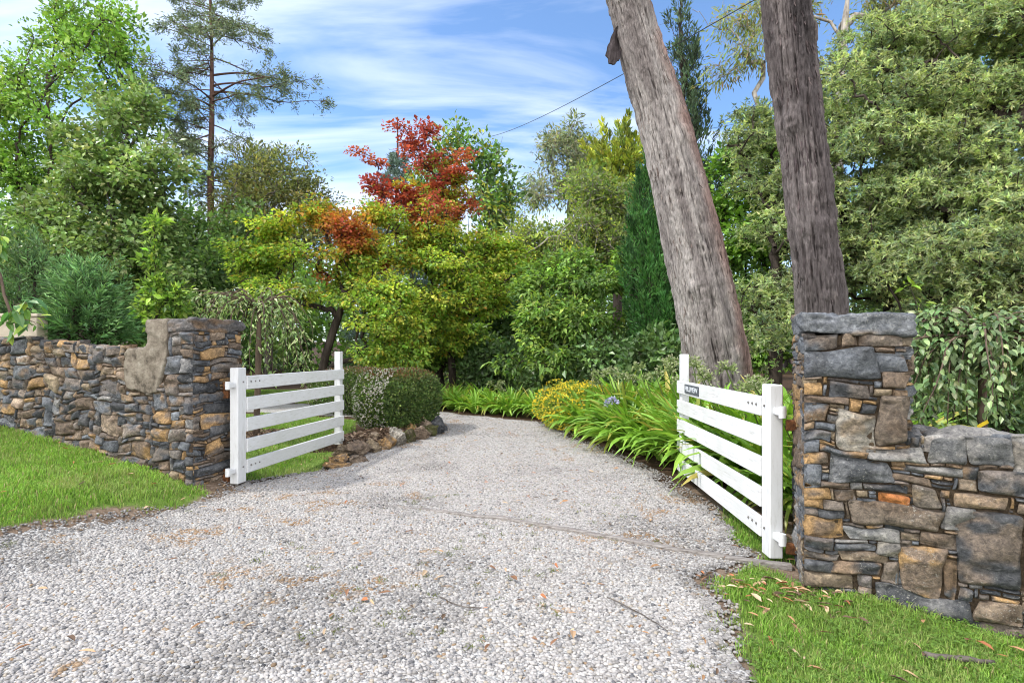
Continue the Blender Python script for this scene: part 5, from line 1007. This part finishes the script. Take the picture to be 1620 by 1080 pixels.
ptree('bushy_tree', 'olive green dome shaped tree beside the tall pine', 'tree', 425, 25, [(425, 440), (420, 350)], [(400, 280, 25, 50, 45), (450, 275, 25, 45, 42), (425, 320, 24.4, 80, 55), (490, 320, 25, 45, 40), (375, 350, 25, 45, 55), (440, 380, 24.5, 85, 55)],
      nclump=330, K=85, cr=.55, leaf=(.12, .05), pal=G_OLIVE, r0=.16, seed=105, bark='bark_grey', flat=.8, up=.8, tip_r=.010)
ptree('slender_sapling', 'narrow yellow green sapling behind the long stone wall', 'tree', 247, 8.6, [(247, 520), (246, 430), (245, 345)], [(245, 365, 8.6, 9, 28), (246, 410, 8.6, 14, 30), (248, 455, 8.6, 19, 32), (252, 495, 8.6, 30, 28), (285, 470, 8.6, 22, 22)],
      nclump=90, K=26, cr=.11, leaf=(.07, .035), pal=G_MID[:3] + [(.6, (.15, .22, .04))], r0=.022, seed=106, tip_r=.003, up=.7, twigs=2)
for nm, lab, bx, Yc, bl, sd_, pal in [
    ('conifer', 'feathery blue green conifer bush behind the cream wall', 55, 11.5, [(55, 415, 11.5, 28, 28), (50, 450, 11.5, 58, 38), (60, 495, 11.5, 80, 40), (20, 510, 11.5, 70, 36)], 107, [(.5, (.062, .115, .045)), (.3, (.09, .15, .06)), (.2, (.035, .07, .03))]),
    ('conifer', 'feathery mid green conifer bush reaching over the wall between cream wall and pillar', 140, 9.8, [(140, 455, 9.8, 24, 24), (138, 490, 9.8, 42, 30), (140, 528, 9.8, 58, 34)], 108, [(.5, (.07, .14, .05)), (.3, (.105, .185, .07)), (.2, (.04, .085, .034))])]:
    ptree('conifer', lab, 'tree', bx, Yc, [(bx, 520), (bx, bl[0][1])], bl, nclump=300, K=60, cr=.26, leaf=(.075, .016), pal=pal, r0=.06, seed=sd_, mode='spray', mat='needle', outw=1.0, up=.28, flat=.45, droop=.1, lift=.15, tip_r=.005, shell=.35)
# cherry branch reaching into view over the wall
cb0 = GZ(-190, 0, 6.9); rng = np.random.default_rng(109)
tg = blobs_px([(38, 487, 6.5, 26, 10), (50, 508, 6.4, 20, 12), (20, 510, 6.4, 18, 12), (2, 378, 6.6, 10, 18), (-4, 405, 6.6, 12, 16)])
make_tree('cherry_tree', 'cherry branch with large toothed leaves hanging over the end of the long wall', 'tree', cb0, np.array([cb0, P(-150, 500, 6.9), P(-110, 400, 6.8), P(-90, 300, 6.8)]), tg + blobs_px([(-90, 330, 6.8, 55, 60), (-150, 420, 6.9, 60, 60)]), nclump=70, K=9, cr=.11, leaf=(.115, .055), pal=[(.5, (.055, .12, .035)), (.3, (.10, .18, .035)), (.2, (.17, .23, .04))], r0=.06, seed=109, mat='glossy_leaf', droop=.7, close=True, tip_r=.004, twigs=2, up=.7, bark='bark_cherry', lift=-2.0)
# -- the tall pine
def pine(name, label, bx, Y, ztop, seed, prof, pal, leaf, r0, ntier, trunk_bark, lean=0.0, tuft=.33, nt_=9, K=44, droop=.18, zlo=None):
    rng = np.random.default_rng(seed); base = GZ(bx, 0, Y); t = thing(name, base, label, 'tree'); top = base + np.array([lean, 0, ztop]); mb = MB(); st_ = resample(np.array([base, (base + top) / 2, top]), 40); st_[:, :2] += .05 * np.stack([vnoise(np.c_[st_[:, 2:] * .4, st_[:, 2:] * 0, st_[:, 2:] * 0], k) for k in (1, 2)], -1)
    mb.tube(st_, np.interp(np.linspace(0, 1, 40), [0, .6, 1], [r0, r0 * .6, .03]), 12); pts, ax = [], []
    for k in range(ntier):
        u = rng.random(); z = zlo + (ztop - zlo - .3) * ((k + rng.random()) / ntier); a = rng.uniform(0, 6.28); Lb = prof(z, a, rng)
        if Lb < .3: continue
        p0 = base + np.array([lean * z / ztop, 0, z]); n = 9; s = np.linspace(0, 1, n)[:, None]; dirx = np.array([math.cos(a), math.sin(a), 0]); e = rng.uniform(-.10, .25); path = p0 + dirx * Lb * s + np.array([0, 0, 1.]) * Lb * (e * s - droop * 1.6 * s ** 2 + .12 * s ** 4) + .06 * Lb * np.stack([vnoise(np.c_[s * 3 + rng.uniform(0, 99), s * 0, s * 0], q) for q in range(3)], -1) * s
        mb.tube(path, np.linspace(max(.022, .013 * Lb), .008, n), 5)
        for j in range(int(nt_ * Lb / 2.2) + 2):
            uu = rng.uniform(.3, 1.0) if rng.random() < .8 else 1.0; q = np.array([np.interp(uu, s[:, 0], path[:, c]) for c in range(3)]); sd2 = np.array([-dirx[1], dirx[0], 0]) * rng.choice([-1, 1]); l2 = Lb * .28 * rng.uniform(.4, 1.2) * (1.15 - uu * .6)
            e2 = q + (dirx * .7 + sd2 * rng.uniform(.2, 1)) * l2 + np.array([0, 0, rng.uniform(-.45, .15) * l2]); mb.tube(np.array([q, (q + e2) / 2 + [0, 0, .05], e2]), [.012, .009, .006], 4)
            for w in (.55, .8, 1.0): pts.append(q + (e2 - q) * w); ax.append(nz(e2 - q))
    mb.build('trunk', M[trunk_bark], t, True, base); pts = np.array(pts); ax = np.array(ax); m_ = len(pts); c = palette_cols(rng, pal, m_, K, .2); sd3 = rdir(rng, (m_, K)); pos = pts[:, None] + rng.normal(0, tuft * .30, (m_, K, 3)); d = ax[:, None] * .8 + sd3; n_ = rdir(rng, (m_, K)); sz = np.exp(rng.normal(0, .2, m_ * K))
    V, f, cc = leaf_quads(pos.reshape(-1, 3), d.reshape(-1, 3), n_.reshape(-1, 3), leaf[0] * sz, leaf[1] * sz, c.reshape(-1, 3), .0, .05); q = MB(); q.add(V, f, cc); q.build('crown', M['needle'], t, False, base); TREE_COUNT[0] += len(cc) // 4; return t
def pine_prof(z, a, rng):
    right = .5 + .5 * math.cos(a); L = np.interp(z, [8.0, 10.5, 12.7, 15, 17, 18.6], [.9, 2.6, 3.8, 3.1, 2.2, .5]); return L * (.55 + .75 * right) * rng.uniform(.6, 1.12)
pine('pine_tree', 'tall open pine with a straight red brown trunk and drooping needle branches', 334, 26, 18.8, 111, pine_prof, [(.5, (.075, .10, .05)), (.3, (.10, .125, .07)), (.2, (.04, .055, .032))], (.17, .036), .2, 88, 'bark_red', zlo=8.2, K=11, tuft=.36)
def spruce_prof(z, a, rng): return np.interp(z, [1, 5, 9, 12.6], [2.7, 2.3, 1.4, .25]) * rng.uniform(.75, 1.1)
pine('spruce_tree', 'grey blue spruce tip rising behind the red maple leaves', 628, 31, 14.2, 112, spruce_prof, [(.5, (.065, .10, .085)), (.3, (.095, .13, .115)), (.2, (.04, .06, .05))], (.17, .035), .18, 130, 'bark_dark', zlo=2.0, K=30, droop=.3, nt_=7)
# -- Japanese maples
MG = [(.38, (.14, .22, .035)), (.30, (.22, .275, .042)), (.20, (.085, .15, .028)), (.12, (.32, .31, .055))]
def maple_col(red):
    def fn(pos, ctr, col, rng):
        k = red(ctr, rng); pk = np.clip(k + rng.normal(0, .13, len(k)), 0, 1); pal = np.array([(.24, .30, .045), (.42, .27, .045), (.48, .19, .055), (.48, .125, .075), (.41, .075, .075)]); x = np.array([0, .3, .52, .75, 1.0])
        r = np.stack([np.interp(pk, x, pal[:, j]) for j in range(3)], -1) * np.exp(rng.normal(0, .2, (len(k), 1))); w = sstep(.08, .3, pk)[:, None]; return col * (1 - w) + r * w
    return fn
def redA(c, rng):
    q = lambda px, py, s: np.exp(-(((c[:, 0] / c[:, 1] * F + 810 - px) / s) ** 2 + ((HORIZ - (c[:, 2] - CAM_H) / c[:, 1] * F - py) / (s * .8)) ** 2))
    return .62 * np.clip(1.15 * q(548, 368, 46) , 0, 1) + .12 * q(470, 330, 60) + .9 * q(520, 245, 50) + np.clip(.75 * q(505, 440, 20), 0, 1)
ptree('japanese_maple', 'broad yellow green Japanese maple with an orange patch and forked dark trunk', 'tree', 503, 15.2, [(506, 610), (514, 565), (530, 515), (548, 465)],
      [(430, 370, 15.4, 56, 34), (500, 345, 15.4, 56, 32), (548, 366, 15.0, 42, 34), (410, 420, 15.2, 58, 34), (480, 415, 14.6, 68, 34), (560, 425, 15.2, 70, 36), (440, 465, 14.8, 68, 30), (600, 470, 14.6, 74, 36), (620, 515, 14.4, 66, 34), (612, 560, 14.6, 58, 28), (650, 560, 15.0, 50, 26), (585, 400, 15.6, 56, 32), (575, 450, 15.8, 60, 30), (400, 395, 15.4, 50, 30), (600, 345, 16.0, 44, 30)],
      leafscale=1.0, nclump=900, K=46, cr=.29, leaf=(.085, .066), pal=MG, r0=.12, seed=121, flat=.5, up=1.4, outw=.3, droop=.22, gnarl=.2, lift=.35, colfn=maple_col(redA), low=.8, shell=.75, tip_r=.006, jit=.4, gap=(1.4, -.2))
def thinB(p, rng):
    px = p[:, 0] / p[:, 1] * F + 810; py = HORIZ - (p[:, 2] - CAM_H) / p[:, 1] * F; return (py > 345) | (rng.random(len(p)) < .62)
def redB(c, rng):
    px = c[:, 0] / c[:, 1] * F + 810; py = HORIZ - (c[:, 2] - CAM_H) / c[:, 1] * F
    k = sstep(385, 300, py) * .95 + .25 * vnoise(c * 1.1, 31); k = np.where(py < 345, np.maximum(k, .72), k); k = np.where((px < 625) & (py > 395), .0, k); k2 = np.exp(-(((px - 600) / 22) ** 2 + ((py - 418) / 14) ** 2)); k = np.where((py > 430), .05 * k, k)
    g_ = vnoise(np.floor(c * 2.2), 61) > .35; k = np.where(g_ & (py > 255), k * .25, k); return np.clip(k + 1.0 * k2, 0, 1)
ptree('japanese_maple', 'Japanese maple with a crimson red top above yellow green lower tiers', 'tree', 716, 17.5, [(716, 590), (712, 540), (690, 470), (675, 400), (668, 330)],
      [(640, 302, 17.2, 54, 36), (692, 296, 17.4, 62, 36), (665, 255, 17.4, 44, 28), (718, 282, 17.5, 40, 26), (632, 208, 17.3, 24, 12), (682, 208, 17.4, 30, 13), (735, 235, 17.5, 24, 15), (655, 228, 17.4, 22, 18), (560, 243, 17.3, 20, 5), (600, 300, 17.3, 26, 20), (745, 300, 17.3, 22, 14), (600, 258, 17.3, 14, 8), (705, 250, 17.4, 30, 16), (812, 430, 17.2, 40, 26), (805, 400, 17.4, 36, 22), (672, 330, 16.8, 60, 24), (725, 330, 17.5, 40, 24), (622, 345, 17.2, 50, 28), (602, 418, 16.6, 24, 13), (700, 372, 17.2, 66, 30), (770, 395, 17.4, 56, 30), (650, 395, 17.0, 58, 32), (760, 440, 17.0, 66, 34), (690, 430, 16.4, 70, 34), (720, 480, 16.6, 85, 36), (790, 475, 17.2, 52, 32), (700, 530, 17.0, 76, 32), (645, 480, 17.0, 52, 32)],
      leafscale=1.0, nclump=1150, K=42, cr=.31, leaf=(.095, .072), pal=MG, r0=.11, thin=thinB, seed=122, flat=.4, up=1.4, outw=.3, droop=.22, gnarl=.18, lift=.4, colfn=maple_col(redB), low=.8, shell=.75, tip_r=.006, jit=.4, gap=(1.4, -.16))
ptree('maple_tree', 'small dark multi stemmed tree under the maple at the bend of the drive', 'tree', 700, 19.0, [(690, 560), (680, 520)], [(670, 560, 19, 60, 30), (740, 555, 19, 60, 32), (620, 565, 19.5, 50, 30), (700, 530, 19, 80, 30)], nclump=240, K=62, cr=.42, leaf=(.10, .07), pal=G_MID[:3], r0=.13, seed=123, flat=.5, up=1.1)
# -- middle distance
ptree('birch_tree', 'loose glossy green tree with yellowing leaves behind the red maple', 'tree', 745, 23, [(745, 480), (742, 380), (738, 280)], [(720, 235, 23, 40, 36), (760, 270, 23, 46, 44), (700, 290, 23.5, 46, 46), (790, 320, 23, 38, 40), (745, 345, 22.8, 75, 55), (760, 420, 23, 75, 50), (680, 380, 24, 50, 50)],
      nclump=300, K=44, cr=.55, leaf=(.15, .09), pal=[(.4, (.06, .12, .03)), (.3, (.085, .155, .035)), (.18, (.21, .22, .035)), (.2, (.045, .08, .025))], r0=.15, seed=131, mat='glossy_leaf', gap=(.5, -.35), lift=.8, tip_r=.01, bark='bark_grey', low=.4)
ptree('gum_tree', 'far grey green gum tree above the yellow green thicket', 'tree', 905, 46, [(905, 420), (900, 300)], [(915, 215, 46, 34, 24), (880, 240, 46, 34, 24), (935, 225, 46, 26, 26), (860, 275, 46, 34, 24), (915, 270, 46, 42, 34), (880, 310, 46, 50, 30)], nclump=170, K=60, cr=1.0, leaf=(.30, .09), pal=G_GREY, r0=.24, seed=132, droop=.5, gap=(.3, -.05), bark='bark_pale', tip_r=.025)
ptree('golden_cypress', 'golden yellow cypress with upswept sprays beside the leaning gum', 'tree', 975, 29, [(978, 420), (980, 300), (986, 200)], [(988, 205, 29, 18, 28), (975, 240, 29, 32, 30), (990, 275, 29, 50, 34), (950, 285, 29, 30, 30), (980, 325, 28.6, 60, 42), (985, 380, 28.6, 66, 44)],
      nclump=210, K=120, cr=.62, leaf=(.19, .075), pal=[(.45, (.17, .20, .028)), (.25, (.23, .25, .035)), (.3, (.09, .125, .025))], r0=.22, seed=133, mode='spray', mat='needle', up=.7, outw=.8, lift=.5, tip_r=.012, bark='bark_dark', low=.3, droop=-.1)
ptree('light_tree', 'airy yellow green tree with pale bare twigs in the middle of the view', 'tree', 900, 21, [(905, 520), (915, 440), (920, 360)], [(860, 330, 21, 46, 36), (930, 310, 21, 56, 40), (985, 340, 21.5, 40, 44), (830, 390, 21, 40, 40), (900, 375, 20.8, 70, 40), (960, 400, 21, 60, 42), (880, 430, 20.8, 70, 40)],
      nclump=480, K=52, cr=.5, leaf=(.11, .06), pal=[(.4, (.105, .15, .04)), (.25, (.15, .19, .05)), (.25, (.065, .10, .03)), (.1, (.12, .13, .06))], r0=.14, seed=134, gap=(.6, -.22), lift=.8, bark='bark_pale', tip_r=.009, twigs=6)
rng = np.random.default_rng(135)
def bare(name, label, bx, Y, ends, seed):
    base = GZ(bx, 0, Y); t = thing(name, base, label, 'tree'); rng = np.random.default_rng(seed); fork = P(bx + 2, 470, Y); tg = np.array([P(x, y, Y + rng.normal(0, .7)) for x, y in ends]); A, par, r, e = grow(resample(np.array([base, P(bx, 540, Y), fork]), 6), tg, rng, .12, .7, .007, r_base=.065); V, f = limbs_mesh(A, par, r, e, 6); mb = MB(); mb.add(V, f); mb.build('trunk', M['bark_pale'], t, True, base)
    pts = np.repeat(tg, 3, 0) + rng.normal(0, .3, (len(tg) * 3, 3)); V, f, c = crown_leaves(rng, pts, fork, 16, .32, (.085, .045), G_YEL); q = MB(); q.add(V, f, c); q.build('crown', M['leaf'], t, False, base)
bare('bare_tree', 'nearly leafless tree with pale grey forking twigs beyond the maples', 905, 19.5, [(780 + 9 * k + rng.normal(0, 10), 345 + abs(880 - 780 - 9 * k) * .25 + rng.normal(0, 28)) for k in range(20)] + [(850 + rng.normal(0, 50), 430 + rng.normal(0, 25)) for k in range(12)], 136)
ptree('dogwood_tree', 'spreading light green tree with a leaning dark stem over the yellow shrub', 'tree', 962, 14.2, [(955, 570), (930, 540), (905, 515), (880, 500)], [(870, 460, 14.2, 50, 28), (930, 455, 14.2, 55, 36), (985, 470, 14.4, 40, 44), (850, 500, 13.8, 52, 24), (915, 510, 13.6, 60, 30), (975, 530, 13.8, 44, 34), (850, 440, 14.6, 40, 26), (1000, 425, 14.8, 40, 34), (900, 425, 14.8, 46, 26), (830, 535, 13.8, 36, 26), (880, 560, 13.4, 50, 30), (815, 570, 13.9, 30, 26)],
      nclump=420, K=56, cr=.34, leaf=(.10, .048), pal=[(.4, (.085, .145, .035)), (.3, (.125, .195, .045)), (.2, (.05, .09, .024)), (.1, (.19, .24, .05))], r0=.12, seed=137, gap=(1.1, -.3), flat=.5, up=1.1, droop=.3, lift=.15, low=.7, tip_r=.006)
for k, (bx, Yb, w, h, lab) in enumerate([(960, 13.0, 60, 40, 'dark leafy shrub behind the yellow flowering shrub'), (890, 15.6, 60, 46, 'dark green shrub rising behind the far agapanthus border'), (800, 17.5, 60, 40, 'shadowy shrub under the maples at the end of the drive'), (1040, 12.0, 55, 46, 'dark shrub at the foot of the deep green cypress'), (610, 20, 70, 32, 'shadowy shrub seen under the maple beyond the clipped hedge'), (1010, 16, 60, 70, 'tall dark shrub filling the gap behind the cypress')]):
    ptree('shrub', lab, 'shrub', bx, Yb, [(bx, 580)], [(bx, 575, Yb, w, h), (bx - w * .5, 590, Yb, w * .7, h * .7), (bx + w * .5, 590, Yb, w * .7, h * .75), (bx, 620, Yb, w, h * .6)], nclump=210, K=60, cr=.32, leaf=(.095, .058), pal=G_DARK + [(.3, (.055, .105, .035))], r0=.05, seed=140 + k, mat='glossy_leaf', low=.8)
# -- cypresses
ptree('cypress_tree', 'dense deep green columnar cypress beside the leaning gum', 'tree', 1035, 13.2, [(1036, 520), (1033, 400), (1025, 280)], [(1022, 300, 13.2, 16, 34), (1020, 350, 13.2, 26, 40), (1025, 400, 13.2, 34, 40), (1032, 450, 13.2, 42, 44), (1040, 500, 13.2, 48, 42), (1050, 545, 13.2, 46, 34), (1060, 430, 13.4, 30, 60)],
      nclump=340, K=130, cr=.30, leaf=(.075, .02), pal=[(.5, (.028, .082, .02)), (.3, (.05, .125, .03)), (.2, (.016, .045, .014))], r0=.14, seed=151, mode='spray', mat='needle', up=1.1, outw=.55, lift=.9, shell=.25, hollow=.55, low=.8, tip_r=.006, droop=-.2)
ptree('cypress_tree', 'tall wispy dark conifer with upright stems between the two gum trunks', 'tree', 1100, 21, [(1100, 480), (1092, 350), (1085, 200), (1075, 60), (1070, -60)], [(1072, -30, 21, 12, 40), (1074, 40, 21, 16, 44), (1080, 110, 21, 24, 44), (1096, 90, 21, 9, 50), (1088, 170, 21, 26, 40), (1105, 220, 21, 30, 44), (1110, 290, 21, 36, 50), (1105, 350, 21, 44, 50)],
      nclump=210, K=60, cr=.42, leaf=(.13, .035), pal=[(.5, (.035, .06, .03)), (.3, (.055, .085, .045)), (.2, (.02, .035, .02))], r0=.2, seed=152, mode='spray', mat='needle', up=1.3, outw=.3, lift=2.0, droop=-.3, tip_r=.008, gap=(.7, -.35))
# -- gum foliage and limbs beyond the upright trunk
ptree('gum_tree', 'tall gum tree with drooping olive leaves and bare grey limbs behind the upright trunk', 'tree', 1330, 20, [(1330, 420), (1325, 260), (1330, 100), (1345, -40)], [(1180, 30, 19, 44, 30), (1140, 130, 19.5, 34, 26), (1175, 95, 19, 40, 24), (1230, 20, 20, 60, 30), (1150, 200, 20, 36, 20), (1190, 240, 19.5, 44, 24), (1330, 30, 21, 60, 34), (1400, -20, 20, 70, 44), (1470, 10, 21, 60, 34), (1540, -20, 21, 60, 40), (1330, 150, 22, 40, 50), (1280, 80, 22, 40, 40)],
      nclump=280, K=44, cr=.50, leaf=(.15, .035), pal=[(.4, (.12, .14, .045)), (.3, (.16, .175, .06)), (.2, (.075, .09, .035)), (.1, (.18, .13, .07))], r0=.17, seed=153, droop=.8, gap=(.5, -.15), lift=.2, bark='bark_pale', tip_r=.008, twigs=4, low=.6, extra_bare=np.array([P(1095, 15, 19), P(1120, 40, 19.5), P(1110, 110, 19), P(1125, 120, 20), P(1390, 22, 19)]))
ptree('deciduous_tree', 'fresh green leafy tree seen between the two gum trunks', 'tree', 1175, 13.5, [(1178, 500), (1180, 420)], [(1150, 340, 13.8, 44, 40), (1210, 330, 13.8, 44, 46), (1180, 400, 13.4, 60, 50), (1130, 440, 13.6, 44, 40), (1220, 450, 13.2, 40, 50), (1180, 500, 13.2, 60, 44), (1225, 540, 12.6, 40, 44), (1160, 270, 14, 34, 34), (1225, 260, 14, 34, 44), (1170, 570, 13, 60, 40)],
      nclump=430, K=54, cr=.33, leaf=(.085, .06), pal=G_BRIGHT[:3] + [(.25, (.05, .095, .025))], r0=.12, seed=154, mat='glossy_leaf', flat=.7, up=.9, lift=.5, tip_r=.006)
# -- the great feathery trees on the far side of the wall
FP = [(.38, (.17, .208, .105)), (.25, (.118, .158, .085)), (.29, (.235, .268, .13)), (.08, (.07, .105, .06))]
kwp = dict(leafscale=1.0, domes=(3, 1.0), K=63, cr=.22, leaf=(.084, .026), pal=FP, mode='rosette', flat=.6, up=.75, outw=.7, droop=.25, lift=.35, tip_r=.008, low=.06, shell=.2, hollow=.85, tone=.2)
ptree('feathery_evergreen', 'great domed evergreen with whorled narrow leaves behind the upright gum trunk', 'tree', 1420, 12.5, [(1420, 440), (1425, 300), (1430, 180)], [(1400, 110, 12.5, 70, 55), (1470, 95, 12.8, 60, 45), (1350, 185, 12.3, 52, 50), (1435, 190, 11.8, 80, 55), (1380, 265, 11.7, 75, 50), (1500, 200, 12.4, 50, 60), (1350, 330, 12.0, 50, 55), (1440, 330, 11.6, 80, 50), (1400, 410, 11.6, 80, 50), (1350, 450, 12.2, 50, 50), (1500, 300, 12, 50, 60)],
      nclump=2300, r0=.26, limbs=500, seed=161, **kwp)
ptree('feathery_evergreen', 'bigger domed evergreen with whorled narrow leaves over the boulder wall', 'tree', 1590, 11.0, [(1590, 460), (1590, 320), (1590, 180)], [(1560, 90, 11.8, 60, 50), (1620, 60, 12, 70, 60), (1560, 30, 13, 60, 40), (1640, -10, 13, 70, 50), (1500, 40, 13.4, 50, 36), (1585, 170, 11.2, 70, 55), (1650, 200, 11, 70, 80), (1545, 265, 10.6, 75, 55), (1620, 300, 10.2, 80, 60), (1490, 350, 10.6, 75, 50), (1570, 390, 10.0, 85, 55), (1490, 440, 10.3, 75, 45), (1600, 470, 9.8, 90, 45), (1680, 400, 10, 70, 90), (1530, 500, 10, 80, 40)],
      nclump=2500, r0=.3, limbs=500, seed=162, **kwp)
ptree('feathery_evergreen', 'smaller grey green evergreen showing on the near side of the upright gum trunk', 'tree', 1225, 12.2, [(1228, 480), (1228, 380)], [(1215, 250, 12.4, 34, 40), (1235, 320, 12.0, 40, 50), (1245, 400, 11.6, 34, 50), (1250, 470, 11.0, 30, 46), (1240, 545, 10.2, 26, 40), (1200, 210, 12.6, 26, 26)], nclump=560, r0=.14, limbs=200, seed=163, **{**kwp, 'domes': (3, .7)})
ptree('shrub', 'mid green leafy shrub filling the ground behind the boulder wall', 'shrub', 1530, 7.0, [(1530, 620)], [(1480, 560, 7.0, 60, 50), (1570, 560, 7.2, 70, 50), (1650, 580, 7, 70, 60), (1450, 620, 6.8, 50, 50), (1540, 630, 6.8, 70, 50), (1630, 650, 6.8, 70, 50)], nclump=330, K=52, cr=.22, leaf=(.075, .036), pal=[(.4, (.06, .105, .04)), (.3, (.09, .14, .055)), (.3, (.035, .065, .026))], r0=.05, seed=164, mat='glossy_leaf', low=.8, tip_r=.004)
ptree('sprig', 'thin upright sprig with fresh yellow green leaves beside the blue grey capstone', 'plant', 1478, 5.4, [(1475, 560), (1462, 510), (1440, 455)], [(1440, 456, 5.4, 9, 6), (1452, 480, 5.4, 8, 8), (1462, 503, 5.4, 8, 8)], nclump=9, K=5, cr=.045, leaf=(.055, .022), pal=[(.6, (.16, .24, .04)), (.4, (.11, .19, .04))], r0=.006, seed=165, close=True, tip_r=.0025, twigs=1, droop=.3)
ptree('understorey_tree', 'dark green tree closing the view beyond the bend of the drive', 'tree', 780, 26, [(780, 540), (780, 480)], [(760, 500, 26, 90, 46), (840, 520, 26, 80, 50), (690, 530, 26.5, 90, 50), (780, 570, 25, 110, 40)], nclump=260, K=80, cr=.65, leaf=(.15, .10), pal=G_DARK + [(.3, (.05, .095, .03))], r0=.16, seed=170, low=.8)
ptree('understorey_tree', 'dark green tree standing deep behind the two great domed evergreens', 'tree', 1500, 17, [(1500, 480), (1500, 300)], [(1440, 160, 17, 80, 80), (1560, 130, 17, 90, 90), (1640, 220, 17, 80, 100), (1480, 300, 17, 110, 100), (1380, 400, 16.5, 80, 80), (1580, 420, 16.5, 120, 90), (1480, 520, 16, 140, 70)], nclump=420, K=70, cr=.55, leaf=(.12, .075), pal=G_DARK, r0=.2, seed=172, low=.8)
# -- the wood behind everything
rng = np.random.default_rng(171); n = 900; x = rng.uniform(-62, 52, n); y = rng.uniform(36, 54, n); z = rng.random(n) ** .8 * np.interp(x, [-62, -20, -5, 4, 12, 25, 52], [11, 10.5, 8.5, 8.5, 10, 13, 14]) * (1 + .18 * vnoise(xy3(x * .25, y * .1), 3)); pts = np.stack([x, y, z], -1)
V, f, c = crown_leaves(rng, pts, pts - np.array([0, 4, 2.]), 90, 1.5, (.42, .26), G_DARK + G_MID[:2], 'ball', flat=.8, up=.6); mb = MB(); mb.add(V, f, c)
for k in range(90):
    xx, yy = rng.uniform(-60, 50), rng.uniform(38, 52); mb.tube(np.array([[xx, yy, 0], [xx + rng.normal(0, .3), yy, 7]]), [.25, .12], 6, (.04, .035, .03))
tag(mb.build('woodland', M['leaf']), 'far dark green wood closing the view behind the garden trees', 'woodland', None, 'stuff')
print('LEAVES', TREE_COUNT[0])
